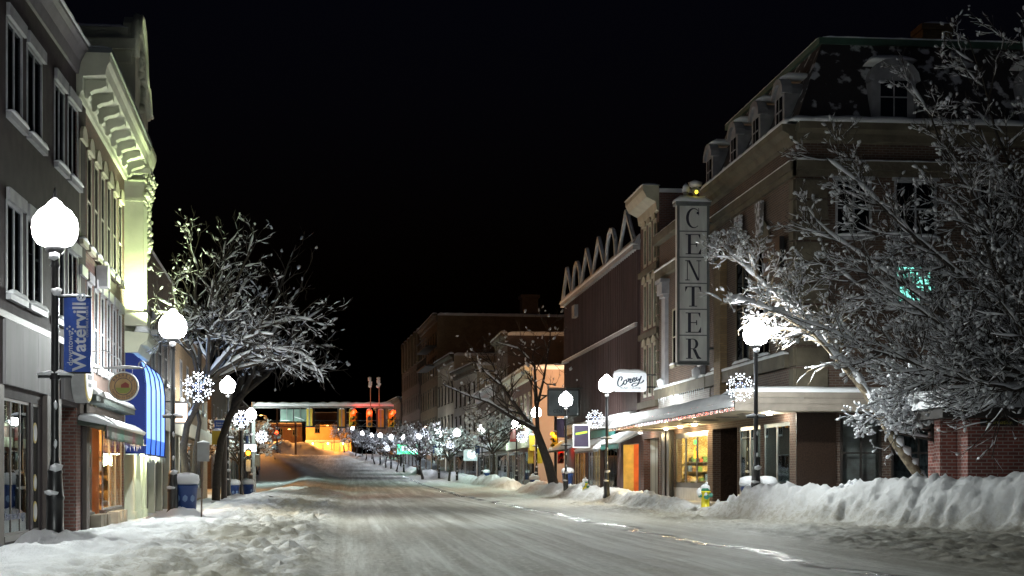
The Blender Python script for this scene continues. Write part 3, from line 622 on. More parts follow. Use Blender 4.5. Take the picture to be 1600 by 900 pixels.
# ------------------------------------------------------------------ pale bank building
b3, G3 = building('bank_building', 'pale stone bank floodlit green-yellow, with giant pilaster and scrolled parapet above the blue awning', F, U2 + .01, 13.6, -.3, 13.0, 11, PSTONE, [(10.9, 12.3, 5.9, 9.2), (10.5, 11.6, -.3, 1.7), (12.2, 13.0, -.1, 1.7)])
for a, b in ((10.9, 12.3),): win(b3, F, a, b, 5.9, 9.2, PSTONE, lintel=True)
for (a, b) in ((10.5, 11.6), (12.2, 13.0)): storefront(b3, F, a, b, -.1, 1.7, DARKM, GLASSD, 2, .1)
def pilaster(F, a, b, z0, z1, n, root, m, cap=True):
    p = MB(); p.fb(F, a - .08, b + .08, .001, n + .1, z0, z0 + .35).fb(F, a, b, .001, n, z0 + .35, z1)
    for f in (.3, .7): c = a + (b - a) * f; p.fb(F, c - .06, c + .06, n, n + .04, z0 + .5, z1 - .1)
    o = p.build('pilaster', m, root)
    if cap:
        c = MB(); L = b - a; rg = random.Random(2)
        c.fb(F, a - .06, b + .06, .001, n + .06, z1, z1 + .1).fb(F, a - .02, b + .02, .001, n + .03, z1 + .1, z1 + .55).fb(F, a - .2, b + .2, .001, n + .22, z1 + .75, z1 + .9)
        for s_ in (0, .5, 1):
            for q_ in (0, 1, 2): c.blob(F.p(a + L * s_, n + .08 + q_ * .05, z1 + .2 + q_ * .2), .13, .13, .12, rng=rg, jit=.1)
        for s_ in (-.08, L + .08):
            c.tube([F.p(a + s_ + .12 * math.cos(t) * (1 - t / 14), n + .12 + .02 * t, z1 + .62 + .12 * math.sin(t) * (1 - t / 14)) for t in np.linspace(0, 9, 16)], .04, 6)
        for i in range(14): c.blob(F.p(b + rg.uniform(-.1, .1), n + .1 + rg.uniform(-.04, .05), z1 - .1 - i * .09), .08, rng=rg)
        c.build('capital', m, o)
    return o
pilaster(F, 9.78, 10.6, 5.35, 8.85, .52, b3, PSTONE); pilaster(F, 12.7, 13.4, 5.35, 8.95, .2, b3, PSTONE)
mb = MB(); L = 13.5 - U2; e = F.e * L
mb.prism([F.p(U2 + .02, a, c) for a, c in ((.001, 9.86), (.42, 9.86), (.44, 10.4), (.5, 10.55), (.55, 10.75), (.55, 10.9), (.001, 10.9))], (e.x, e.y, 0))
mb.fb(F, U2 + .1, 13.4, .001, .3, 10.91, 11.58)
mb.build('entablature', PSTONE, b3)
pro = [(9.75, 12.9), (9.75, 13.5), (9.9, 13.9), (10.2, 14.15), (10.7, 14.2), (11.2, 14.0), (11.6, 13.6), (11.8, 13.2), (11.85, 12.85), (12.2, 12.6), (12.6, 12.65), (12.9, 12.3), (13.1, 12.0), (13.5, 12.05), (13.5, 11.6), (9.75, 11.6)]
mb = MB(); mb.prism([F.p(a, -.05, c) for a, c in pro], (F.N.x * .35, F.N.y * .35, 0)); mb.build('scrolled_parapet', PSTONE, b3)
mb = MB(); mb.tube([F.p(a, .3, c) for a, c in pro[:14]], .12, 8); mb.tube([F.p(a, .42, c + .02) for a, c in pro[1:14]], .07, 6); mb.build('parapet_moulding', PSTONE, b3, True)
mb = MB(); rg = random.Random(8)
for i in range(40): t = rg.uniform(0, 6.3); mb.blob(F.p(11.0 + .3 * math.cos(t), .32, 12.5 + .8 * math.sin(t)), .12, rng=rg)
mb.build('relief_ornament', PSTONE, b3, True)
mb = MB(); mb.fb(F, U2 - .1, U2 + .9, -2.3, .2, 12.7, 13.05).fb(F, U2 - .22, U2 + 1, -2.4, .32, 13.06, 13.35).fb(F, U2 - .02, U2 + .8, -2.2, .1, 13.36, 13.7).fb(F, U2, 13.5, -11, -2.41, 12.9, 13.2); mb.build('parapet_block', PSTONE, b3)
MB().snowbar(F.p(U2 + .4, -2.2, 13.7), F.p(U2 + .4, .1, 13.7), .8, .15, 5).build('snow', SNOW, b3, True)
mb = MB(); e = F.e * (L - .3); mb.prism([F.p(U2 + .1, a, c) for a, c in ((.001, 4.6), (.35, 4.6), (.42, 4.8), (.62, 4.95), (.66, 5.15), (.001, 5.2))], (e.x, e.y, 0))
for i in range(11): mb.fb(F, U2 + .25 + i * .28, U2 + .4 + i * .28, .42, .6, 4.82, 4.94)
mb.build('ledge', PSTONE, b3)
mb = MB(); mb.snowbar(F.p(U2 + .15, .45, 5.18), F.p(13.3, .45, 5.18), .4, .16, 6)
for i in range(8): mb.blob(F.p(U2 + .3 + i * .42, .45, 5.3), .2, .15, .13, rng=rg)
mb.build('snow', SNOW, b3, True)
fl = mat('floodlight_case', (.1, .1, .1), .5)
for i, u_ in enumerate((9.35, 11.4, 12.9)):
    fm_ = MB().fb(F, u_ - .12, u_ + .12, .78, .95, 5.05, 5.2); f_ = fm_.build('floodlight', fl, b3)
    l = light('flood_beam', F.p(u_, .86, 5.28), (.82, 1.0, .52), 1100 if i == 0 else 500, .08, b3, 'SPOT', (R(180 - 9), R(0), R(90)), 100)
    d = Vector((F.p(u_ + (.75 if i == 0 else 0), .2, 9.0))) - Vector(F.p(u_, .86, 5.28)); l.rotation_euler = d.to_track_quat('-Z', 'Y').to_euler()
l = light('flood_beam', F.p(U2 - .05, 1.15, 6.6), (.82, 1.0, .52), 650, .08, b3, 'SPOT', None, 100); d = Vector(F.p(4.6, .3, 9.7)) - Vector(F.p(U2, 1.15, 6.6)); l.rotation_euler = d.to_track_quat('-Z', 'Y').to_euler()
# blue awning
AB = mat('awning_blue', (.008, .022, .15), .7, c2=(.006, .016, .11), nscale=1.5, spec=.2)
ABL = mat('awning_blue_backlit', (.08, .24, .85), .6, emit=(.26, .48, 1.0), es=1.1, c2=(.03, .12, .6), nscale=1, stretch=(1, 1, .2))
arc = [(.001, 1.75), (.53, 1.75), (.55, 2.2), (.55, 3.7), (.50, 4.1), (.38, 4.4), (.2, 4.56), (.001, 4.6)]
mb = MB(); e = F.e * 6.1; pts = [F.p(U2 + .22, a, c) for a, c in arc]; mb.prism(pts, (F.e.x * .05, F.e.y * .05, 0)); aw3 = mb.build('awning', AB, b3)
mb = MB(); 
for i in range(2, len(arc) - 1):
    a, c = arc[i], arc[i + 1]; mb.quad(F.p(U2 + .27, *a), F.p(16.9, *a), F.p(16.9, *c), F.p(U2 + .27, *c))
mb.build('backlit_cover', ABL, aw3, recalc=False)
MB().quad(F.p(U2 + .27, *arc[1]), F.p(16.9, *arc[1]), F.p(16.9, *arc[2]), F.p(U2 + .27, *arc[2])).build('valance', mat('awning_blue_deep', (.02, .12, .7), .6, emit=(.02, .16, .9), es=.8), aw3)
mb = MB()
for k in range(5): u_ = U2 + .3 + k * 1.64; mb.tube([F.p(u_, a + .012, c) for a, c in arc[1:]], .025, 5)
mb.fb(F, U2 + .2, 16.92, .54, .58, 1.70, 1.75); mb.build('awning_rib', AB, aw3)
text('awning_lettering', 'D&L', .25, F.p(U2 + .205, .36, 2.05), (F.N.x, F.N.y, 0), (0, 0, 1), mat('letter_white', (.8, .8, .76), .5), aw3, .006)
MB().fb(F, U2 + .3, 13.3, .4, .46, 1.70, 1.74).build('tube_light', emi('tube_glow', (.95, 1, .62), 5, True), b3)
light('tube_lamp', F.p(12, .45, 1.6), (.93, 1, .6), 45, .2, b3); light('tube_lamp', F.p(10.2, .55, 1.6), (.93, 1, .6), 30, .2, b3); light('tube_lamp', F.p(13.2, .45, 1.6), (.93, 1, .6), 30, .2, b3)
mb = MB()
for u_ in (9.8, 11.63, 13.02): mb.fb(F, u_, u_ + .55, .001, .26, -.3, 1.72).fb(F, u_ - .05, u_ + .6, .001, .3, -.3, .12)
mb.build('pier', PSTONE, b3)
mb = MB()
for i in range(46): u_ = U2 + .3 + i * .15; mb.tube([F.p(u_, .55, 1.71), F.p(u_, .55, 1.71 - rg.uniform(.04, .22))], [.012, .002], 4)
mb.build('icicles', mat('icicle', (.8, .85, .9), .1), b3)
# round market sign on a scroll bracket
q = F.p(uu(193, 1.0) , 0, 0); tS = 31.5
def frontsign_at(px, t): p = PT(px, t); return p
p = PT(193, 35.2); zc_ = ZT(604, 35.2)
ms = thing('hanging_sign', 'round wooden shop sign with a red barn picture hanging from a scroll bracket', 'sign', (p.x, p.y, zc_))
def fdisc(c, r, y0, y1, m, name, par, seg=28, sx=1):
    return MB().prism([(c[0] + r * sx * math.cos(t), y0, c[2] + r * math.sin(t)) for t in np.linspace(0, 2 * math.pi, seg + 1)[:-1]], (0, y1 - y0, 0)).build(name, m, par)
c = (p.x, p.y, zc_); WD = mat('sign_wood', (.36, .22, .10), .6, c2=(.25, .14, .06), nscale=4, stretch=(12, 1, 1)); INK = mat('ink', (.03, .03, .05), .6)
fdisc(c, .345, p.y - .03, p.y + .03, mat('sign_white', (.75, .75, .73), .5), 'rim', ms); fdisc(c, .315, p.y - .036, p.y - .0305, INK, 'ring', ms); fdisc(c, .305, p.y - .042, p.y - .0365, WD, 'board', ms); fdisc(c, .2, p.y - .046, p.y - .0425, INK, 'ring', ms); fdisc(c, .185, p.y - .050, p.y - .0465, mat('sign_tan', (.4, .25, .1), .6), 'picture', ms)
mb = MB(); Xb, Zb = c[0], c[2]; mb.prism([(Xb - .17, p.y - .055, Zb - .03), (Xb + .17, p.y - .055, Zb - .03), (Xb + .14, p.y - .055, Zb - .1), (Xb + .08, p.y - .055, Zb - .155), (Xb - .08, p.y - .055, Zb - .155), (Xb - .14, p.y - .055, Zb - .1)], (0, .004, 0)); mb.build('painted_field', mat('field_green', (.22, .25, .05), .7), ms)
mb = MB(); mb.prism([(Xb - .05, p.y - .058, Zb - .03), (Xb + .13, p.y - .058, Zb - .03), (Xb + .13, p.y - .058, Zb + .05), (Xb + .05, p.y - .058, Zb + .1), (Xb - .05, p.y - .058, Zb + .04)], (0, .002, 0)); mb.build('painted_barn', mat('barn_red', (.25, .04, .03), .7), ms)
def arctext(body, r, a0, a1, size, c, m, par, flip=False):
    mid = []
    for i, chh in enumerate(body):
        if chh == ' ': continue
        a = a0 + (a1 - a0) * i / (len(body) - 1); rr = Vector((math.cos(a), 0, math.sin(a))); up = rr if not flip else -rr; right = Vector((up.z, 0, -up.x))
        cu = bpy.data.curves.new('t', 'FONT'); cu.body = chh; cu.size = size; cu.align_x = 'CENTER'; cu.align_y = 'CENTER'; cu.extrude = .002; cu.resolution_u = 2
        tmp = bpy.data.objects.new('tmp', cu); me = bpy.data.meshes.new_from_object(tmp); bpy.data.objects.remove(tmp); bpy.data.curves.remove(cu)
        M = Matrix((right, up, right.cross(up))).transposed().to_4x4(); M.translation = Vector(c) + rr * r; me.transform(M); mid.append(me)
    mb = MB()
    for me in mid: mb.add([tuple(v.co) for v in me.vertices], [tuple(p_.vertices) for p_ in me.polygons]); bpy.data.meshes.remove(me)
    return mb.build('lettering', m, par, recalc=False)
arctext('BARRELS', .252, R(145), R(35), .095, (c[0], p.y - .046, c[2]), INK, ms); arctext('Community Market', .252, R(200), R(340), .07, (c[0], p.y - .046, c[2]), INK, ms, True)
mb = MB(); mb.tube([(p.x - .75, p.y, zc_ + .42), (p.x + .42, p.y, zc_ + .42)], .018, 6); mb.tube([(p.x + .42 + .08 * math.sin(t), p.y, zc_ + .5 - .08 * math.cos(t)) for t in np.linspace(0, 5, 12)], .016, 6)
mb.tube([(p.x - .75, p.y, zc_ + .8), (p.x - .4, p.y, zc_ + .82), (p.x - .1, p.y, zc_ + .62), (p.x - .05, p.y, zc_ + .43)], .012, 5); mb.tube([(p.x - .2, p.y, zc_ + .42), (p.x - .2, p.y, zc_ + .3)], .01, 4); mb.tube([(p.x + .2, p.y, zc_ + .42), (p.x + .2, p.y, zc_ + .3)], .01, 4); mb.build('bracket', TRIM, ms, True)
MB().snowbar((p.x - .3, p.y, zc_ + .43), (p.x + .4, p.y, zc_ + .43), .06, .05, 3).build('snow', SNOW, ms, True)
# ------------------------------------------------------------------ rest of the left block
ops = [(14.6, 16.2, 0, 2.5), (17.4, 19.4, 0, 2.5), (20.3, 22.6, 0, 2.5), (23.6, 27.5, 0, 2.5), (18, 19.2, 4.5, 6.4), (20.6, 21.8, 4.5, 6.4), (23.2, 24.4, 4.5, 6.4), (25.8, 27, 4.5, 6.4), (15, 16.2, 4.5, 6.4)]
b4, G4 = building('brick_building', 'dark two-storey brick building behind the spreading snowy tree, next beyond the bank', F, 13.62, 28.5, -.3, 8.6, 10, BRICKD, ops)
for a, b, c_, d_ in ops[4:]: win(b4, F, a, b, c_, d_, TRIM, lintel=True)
for a, b, c_, d_ in ops[:4]: storefront(b4, F, a, b, c_, d_, DARKM, GLASS, 3, .4)
shopbox(b4, F, 17.4, 27.5, 0, 2.55, 2.5, INTW, (1, .75, .45), 18)
mb = MB()
for u_ in (13.8, 16.8, 19.6, 22.8, 27.7): mb.fb(F, u_, u_ + .5, .002, .2, -.3, 2.7)
mb.fb(F, 13.7, 28.4, .002, .28, 2.71, 3.3); mb.build('pilaster', CREAM, b4)
MB().snowbar(F.p(16.7, .2, 3.3), F.p(28.4, .2, 3.3), .3, .16, 1).build('snow', SNOW, b4, True)
ops = [(30, 33, 0, 2.6), (35, 39, 0, 2.6), (42, 47, 0, 2.6), (31, 32.3, 4.3, 6), (35, 36.3, 4.3, 6), (39, 40.3, 4.3, 6), (43, 44.3, 4.3, 6), (47, 48.3, 4.3, 6)]
b5, G5 = building('corner_building', 'low tan brick corner building mostly hidden behind the bank-side trees', F, 28.55, 52, -.3, 7.4, 12, BRICKT, ops)
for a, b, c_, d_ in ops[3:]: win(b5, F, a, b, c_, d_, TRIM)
for a, b, c_, d_ in ops[:3]: storefront(b5, F, a, b, c_, d_, DARKM, GLASS, 4, .4)
shopbox(b5, F, 30, 47, 0, 2.65, 2.5, INTW, (1, .7, .35), 30)
MB().fb(F, 28.6, 51.9, .002, .25, 2.8, 3.4).build('sign_band', CREAM, b5)
fb_, L_ = facpts(330, 116, 402, 205)
ops = [(i * 8 + 2, i * 8 + 6, .2, 2.9) for i in range(9)] + [(i * 5 + 2, i * 5 + 3.4, 4.6, 6.6) for i in range(15)]
fb2 = Fac(fb_.O, fb_.e, (-fb_.N.x, -fb_.N.y)) if fb_.N.x < 0 else fb_
b6, _ = building('brick_building', 'long dark brick row beyond the crossing, opposite the peach side wall', fb2, 0, L_, -.2, 9, 12, BRICKD, [o for o in ops if o[1] < L_ - .5])
for o in ops:
    if o[1] < L_ - .5: (storefront(b6, fb2, *o[:2], o[2], o[3], DARKM, GLASS, 3, .3) if o[2] < 1 else win(b6, fb2, *o, TRIM, snow=False))
shopbox(b6, fb2, 2, L_ - 2, .2, 3, 2.5, INTW, (1, .7, .4), 60)
# lit box signs on the left block
for px, py, t, w_, h_, cc, lab in ((282, 645, 52, .5, .75, (1, .75, .55), 'small glowing white and orange box sign behind the lamp by the blue awning'), (391, 700, 88, .75, .5, (.8, .95, 1), 'small glowing white box sign beside the walk signal')):
    p = PT(px, t); z = ZT(py, t); o = thing('lit_sign', lab, 'sign', (p.x, p.y, z)); MB().box(p.x - w_ / 2, p.x + w_ / 2, p.y - .05, p.y + .05, z - h_ / 2, z + h_ / 2).build('case', TRIM, o)
    MB().box(p.x - w_ * .45, p.x + w_ * .45, p.y - .056, p.y - .051, z - h_ * .42, z + h_ * .42).build('face', emi('sign_glow%d' % px, cc, 2.5), o); MB().tube([(p.x - 1.6, p.y, z + h_ / 2), (p.x, p.y, z + h_ / 2)], .02, 5).build('arm', BLACK, o)
#@@RIGHT
# ------------------------------------------------------------------ right block: mansard theatre building
F = FR; uu = F.u
uA = uu(1110); uB = uu(1030); uC = uu(1001); uD = uu(884)
gops = [(uu(1234), uu(1192), .15, 2.75), (uu(1188), uu(1154), .15, 2.75), (uu(1152), min(uu(1111), uA - .35), -.2, 2.8)]
tall = [(uu(1204), uu(1184), 4.9, 8.6), (uu(1172), uu(1150), 4.9, 8.6), (uu(1130), uu(1116), 4.9, 8.6)]
sops = [(3.0, 4.3, 6.2, 7.4), (5.6, 6.9, 6.2, 7.4), (1.2, 2.3, 8.2, 9.9), (3.0, 4.3, 8.2, 9.9), (5.6, 6.9, 8.2, 9.9), (8.2, 9.5, 8.2, 9.9), (1.35, 2.6, .7, 2.9), (2.9, 4.6, .7, 2.9), (5, 6.6, .7, 2.9)]
r1, GS = building('theatre_building', 'brown brick corner theatre building with snowy mansard roof, dormers and a wrap-round canopy', F, 0, uA, -.2, 11.3, 13, BRICKD, gops + tall, sops)
for o in gops[:2]: storefront(r1, F, *o, ALU, GLASSM, 2, .35, fw=.12, bulkm=ALU)
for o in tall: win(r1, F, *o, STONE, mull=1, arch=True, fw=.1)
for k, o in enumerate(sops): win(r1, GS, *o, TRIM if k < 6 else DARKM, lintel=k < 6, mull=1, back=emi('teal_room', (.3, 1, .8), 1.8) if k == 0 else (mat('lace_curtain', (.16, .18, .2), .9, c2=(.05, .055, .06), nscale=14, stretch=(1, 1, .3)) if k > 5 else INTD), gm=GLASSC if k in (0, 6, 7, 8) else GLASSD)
shopbox(r1, F, .4, uu(1154), .1, 2.8, 2.2, mat('shop_room', (.4, .37, .36), .8, c2=(.2, .15, .14), nscale=2), (1, .92, .85), 1000)
a, b = gops[2][:2]; mb = MB(); mb.fb(F, a - .1, b + .1, -3.2, -3.1, -.2, 3).fb(F, b + .001, b + .1, -3.1, -.301, -.2, 2.9).fb(F, a - .1, a - .001, -3.1, -.301, -.2, 2.9).fb(F, a - .1, b + .1, -3.2, -.301, 2.81, 2.9); mb.build('entry_recess', GRAN, r1)
mb = MB(); mb.fb(GS, .0, 1.2, .002, .07, -.2, 2.95).fb(GS, 4.7, 4.95, .002, .05, -.2, 2.95)
mb.build('granite_cladding', GRAN, r1)
mb = MB()
for z0 in np.arange(3.75, 10.2, .62): mb.fb(GS, 0, .95, .002, .08, z0, z0 + .54); mb.fb(F, 0, .45, .002, .08, z0, z0 + .54)
mb.build('quoin', STONE, r1)
mb = MB(); 
for G_, L_ in ((F, uA), (GS, 13)):
    mb.fb(G_, 0, L_, .002, .16, 10.15, 10.42).fb(G_, 0, L_, .002, .10, 9.98, 10.149)
mb.build('belt_course', STONE, r1)
mb = MB()
for G_, L_ in ((F, uA), (GS, 13)): e = G_.e * (L_ + (.4 if G_ is GS else 0)); mb.prism([G_.p(0, .003, 10.95), G_.p(0, .14, 11.0), G_.p(0, .2, 11.2), G_.p(0, .4, 11.3), G_.p(0, .42, 11.5), G_.p(0, .003, 11.5)], (e.x, e.y, 0))
mb.build('cornice', STONE, r1)
mb = MB(); mb.snowbar(F.p(-.35, .22, 11.5), F.p(uA, .22, 11.5), .4, .18, 2); mb.snowbar(GS.p(-.3, .22, 11.5), GS.p(13, .22, 11.5), .4, .22, 3); mb.snowbar(F.p(0, .1, 10.42), F.p(uA, .1, 10.42), .14, .06, 4); mb.snowbar(GS.p(0, .1, 10.42), GS.p(13, .1, 10.42), .14, .05, 5); mb.build('snow', SNOW, r1, True)
ins = 1.15; zt = 14.25; zb = 11.49
def ro(u, d, z): return F.p(u, -d, z)
mb = MB(); b_ = [ro(.0, .0, zb), ro(uA + 2.2, .0, zb), ro(uA + 2.2, 13, zb), ro(.0, 13, zb)]; t_ = [ro(ins, ins, zt), ro(uA + 1.9, ins, zt), ro(uA + 1.9, 12, zt), ro(ins, 12, zt)]
mb.add(b_ + t_, [(0, 1, 5, 4), (1, 2, 6, 5), (2, 3, 7, 6), (3, 0, 4, 7), (4, 5, 6, 7)]); ms_ = mb.build('mansard_roof', SLSNOW, r1)
mb = MB(); mb.fb(F, ins - .12, uA + 2, -ins - .1, -ins + .12, zt - .05, zt + .14); mb.fb(F, ins - .12, ins + .1, -12, -ins - .101, zt - .05, zt + .14); mb.build('ridge_trim', COPPER, ms_)
mb = MB(); mb.snowbar(F.p(ins, -ins, zt + .14), F.p(uA + 2, -ins, zt + .14), .25, .07, 2); mb.snowbar(F.p(ins, -ins, zt + .14), F.p(ins, -12, zt + .14), .25, .07, 2); mb.build('snow', SNOW, ms_, True)
def dormer(F_, u, w_, z0, h_, n0, n1, root):
    m = MB(); arc_ = [F_.p(u - w_ / 2, n1, z0), F_.p(u + w_ / 2, n1, z0)] + [F_.p(u + w_ / 2 * math.cos(t), n1, z0 + h_ - w_ / 2 * .8 + w_ / 2 * .8 * math.sin(t)) for t in np.linspace(0, math.pi, 9)]
    off = Vector((F_.N.x, F_.N.y, 0)) * (n0 - n1); m.prism(arc_, off); o = m.build('dormer', mat('dormer_grey', (.28, .28, .30), .6), root)
    m = MB(); out = [F_.p(u + (w_ / 2 + .12) * math.cos(t), n1 + .1, z0 + h_ - w_ / 2 * .8 + (w_ / 2 * .8 + .12) * math.sin(t)) for t in np.linspace(0, math.pi, 9)]; inn = [F_.p(u + (w_ / 2 - .06) * math.cos(t), n1 + .1, z0 + h_ - w_ / 2 * .8 + (w_ / 2 * .8 - .06) * math.sin(t)) for t in np.linspace(math.pi, 0, 9)]
    m.prism(out + inn, off * .35); MB().fb(F_, u - w_ / 2 - .06, u + w_ / 2 + .06, n1, n1 + .1, z0, z0 + .12).build('sill', mat('dormer_grey', (.28, .28, .30), .6), o); m.build('hood', mat('dormer_grey', (.28, .28, .30), .6), o)
    MB().fb(F_, u - w_ * .3, u + w_ * .3, n1 + .002, n1 + .012, z0 + .2, z0 + h_ * .72).build('pane', GLASSD, o); 
    m = MB(); m.fb(F_, u - .02, u + .02, n1 + .013, n1 + .03, z0 + .2, z0 + h_ * .72).fb(F_, u - w_ * .3, u + w_ * .3, n1 + .013, n1 + .03, z0 + h_ * .45, z0 + h_ * .45 + .04); m.build('sash', TRIM, o)
    m = MB(); a = F_.p(u, n1 + .05, z0 + h_ + .08); b = F_.p(u, n0, z0 + h_ + .08); m.snowbar(a, b, w_ * 1.05, .2, 3); m.build('snow', SNOW, o, True)
for px in (1222, 1185, 1150, 1112): dormer(F, uu(px, -.1), 1.05, 11.5, 1.65, -.95, -.02, r1)
dormer(GS, 3.0, 1.35, 11.5, 1.9, -1.1, -.05, r1); dormer(GS, 7.6, 1.35, 11.5, 1.9, -1.1, -.05, r1)
mb = MB(); mb.fb(F, 4, 4.9, -6.4, -5.4, 14.2, 15.6).fb(F, 3.95, 4.95, -6.45, -5.35, 15.61, 15.8); mb.fb(F, 4.1, 4.6, -7.6, -7.1, 14.2, 15.1).fb(F, 4.0, 8, -12, -8, 14.2, 14.95); mb.build('chimney', BRICKT, r1)
mb = MB(); mb.snowbar(F.p(4.45, -6.4, 15.8), F.p(4.45, -5.4, 15.8), .8, .15); mb.blob(F.p(4.35, -7.35, 15.2), .32, .3, .2); mb.build('snow', SNOW, r1, True)
# snow-plastered keystones and pilaster
mb = MB()
for o in tall: c_ = (o[0] + o[1]) / 2; mb.prism([F.p(c_ - .22, .1, 8.75), F.p(c_ + .22, .1, 8.75), F.p(c_ + .36, .1, 9.8), F.p(c_ - .36, .1, 9.8)], (-.12, 0, 0))
mb.build('keystone', snowy('stone_snow', (.16, .15, .14), .48, 7), r1)
MB().fb(F, uu(1136), uu(1126), .002, .25, 3.9, 8.7).build('pilaster', BRICKT, r1)
mb = MB(); mb.fb(F, .5, uA, .002, .2, 4.35, 4.75); mb.build('sill_band', STONE, r1); MB().snowbar(F.p(.5, .12, 4.75), F.p(uA, .12, 4.75), .2, .12, 4).build('snow', SNOW, r1, True)
mb = MB(); mb.fb(F, uu(1233), uu(1207), .15, .3, 7.3, 8.3).build('painted_board', BLACK, r1); text('lettering', 'ER', .5, F.p((uu(1233) + uu(1207)) / 2, .303, 7.75), (0, -1, 0), (0, 0, 1), mat('letter_gold', (.3, .22, .06), .6), r1)
# canopy
nC = 2.2; u0c = -1.6; u1c = uu(953, nC); zc0 = 3.0
mb = MB(); mb.fb(F, u0c, u1c, .303 - .3, nC, zc0, zc0 + .2); mb.box(F.p(0, nC, 0)[0] + nC + .004, 16.2, 44.2 - 1.6, 44.2 - .003, zc0, zc0 + .2); cn = mb.build('canopy', mat('soffit', (.45, .40, .3), .6), r1)
mb = MB(); mb.fb(F, u0c - .03, u1c, nC + .002, nC + .05, zc0 - .03, zc0 + .26)
fas = mb.build('front_fascia', mat('fascia_metal', (.6, .55, .58), .18, 1., c2=(.35, .2, .22), nscale=1.4, bump=.3, bscale=5, stretch=(1, 1, .2)), cn)
mb = MB(); 
for k in range(int((u1c - u0c) / .62)): mb.fb(F, u0c + k * .62, u0c + k * .62 + .02, nC + .051, nC + .06, zc0 - .02, zc0 + .25)
mb.build('seam', DARKM, cn)
mb = MB(); y_ = 44.2 + u0c
for k, (a, b) in enumerate(((zc0 - .03, zc0 + .16), (zc0 + .17, zc0 + .33), (zc0 + .34, zc0 + .5))): mb.box(13 - nC - .05, 16.2, y_ - .05, y_ - .004 - .01 * k, a, b)
mb.build('side_fascia', mat('fascia_tan', (.28, .24, .2), .6), cn)
# pillowy snow on the canopy
def slab_snow(u0, u1, n0, n1, z, h, name, par, seed=0, over=.1, Ff=None):
    Ff = Ff or F; rg = np.random.RandomState(seed); nu = max(3, int(abs(u1 - u0) / .22)); nn = 9; vs = []; 
    for i in range(nu + 1):
        for j in range(nn + 1):
            a = i / nu; b = j / nn; ed = min(1, 6 * min(a, 1 - a) * (u1 - u0) / 3 + .25); prof = (1 - abs(2 * b - 1) ** 5); u = u0 + (u1 - u0) * a; n = n0 - over * 0 + (n1 - n0 + over) * b
            vs.append(Ff.p(u, n, z + h * (.15 + .85 * prof) * min(1, ed) * (1 + .25 * float(fbm(u * .8 + seed, n * 1.5))) - (.12 if b == 1 else 0)))
    fs = [(i * (nn + 1) + j, (i + 1) * (nn + 1) + j, (i + 1) * (nn + 1) + j + 1, i * (nn + 1) + j + 1) for i in range(nu) for j in range(nn)]
    base = len(vs)
    for i in range(nu + 1): vs += [Ff.p(u0 + (u1 - u0) * i / nu, n0, z - .005), Ff.p(u0 + (u1 - u0) * i / nu, n1 + over, z - .02 - .1)]
    for i in range(nu):
        fs += [(i * (nn + 1) + nn, (i + 1) * (nn + 1) + nn, base + 2 * i + 3, base + 2 * i + 1), (i * (nn + 1), (i + 1) * (nn + 1), base + 2 * i + 2, base + 2 * i)]
    for i in (0, nu): fs.append(tuple([i * (nn + 1) + j for j in range(nn + 1)] + [base + 2 * i + 1, base + 2 * i]))
    return MB().add(vs, fs).build(name, SNOW, par, True)
slab_snow(u0c + .03, u1c + .05, .02, nC + .03, zc0 + .2, .42, 'snow', cn, 5)
CANOPY_SNOW = (y_ - 44.25, -.02, -3.3, nC + .06, zc0 + .503)
mb = MB()
for k in range(7): mb.fb(F, .9 + k * 2.7, 1.5 + k * 2.7, .8, 1.4, zc0 - .02, zc0 - .003)
mb.build('soffit_vent', DARKM, cn)
sl = emi('soffit_bulb', (1, .97, .9), 9)
for k, (u_, p_) in enumerate(((.9, 60), (uu(1108), 50), (uu(1085), 60), (uu(1062), 60), (uu(1020), 40), (uu(985), 40))): disc_ = MB().lathe([(.02, zc0 - .06), (.09, zc0 - .05), (.09, zc0 - .002)], F.p(u_, .55, 0)[:2], 12).build('soffit_lamp', sl, cn); light('soffit_light', F.p(u_, .55, zc0 - .15), (1, .93, .78) if k == 0 else (1, .74, .40), p_, .08, cn)  # lamps after the first are added for a warm cast under the canopy
def pillow(F, u0, u1, n0, n1, z, h, name, par, seed=0, k=26):
    V = []
    for i in range(k + 1):
        for j in range(k + 1):
            a, b = i / k, j / k; e = (1 - abs(2 * a - 1) ** 7) * (1 - abs(2 * b - 1) ** 7); u = u0 + (u1 - u0) * a; n = n0 + (n1 - n0) * b; V.append(F.p(u, n, z + h * (max(e, 0) ** .45) * (1 + .35 * float(fbm(u * 1.1 + seed, n * 1.1))) + (a - .2) * .12 * e))
    fs = [(i * (k + 1) + j, (i + 1) * (k + 1) + j, (i + 1) * (k + 1) + j + 1, i * (k + 1) + j + 1) for i in range(k) for j in range(k)]
    return MB().add(V, fs).build(name, SNOW, par, True)
q_ = CANOPY_SNOW; pillow(F, q_[0], q_[1], q_[2], q_[3], q_[4], .16, 'snow', cn, 9, 40)
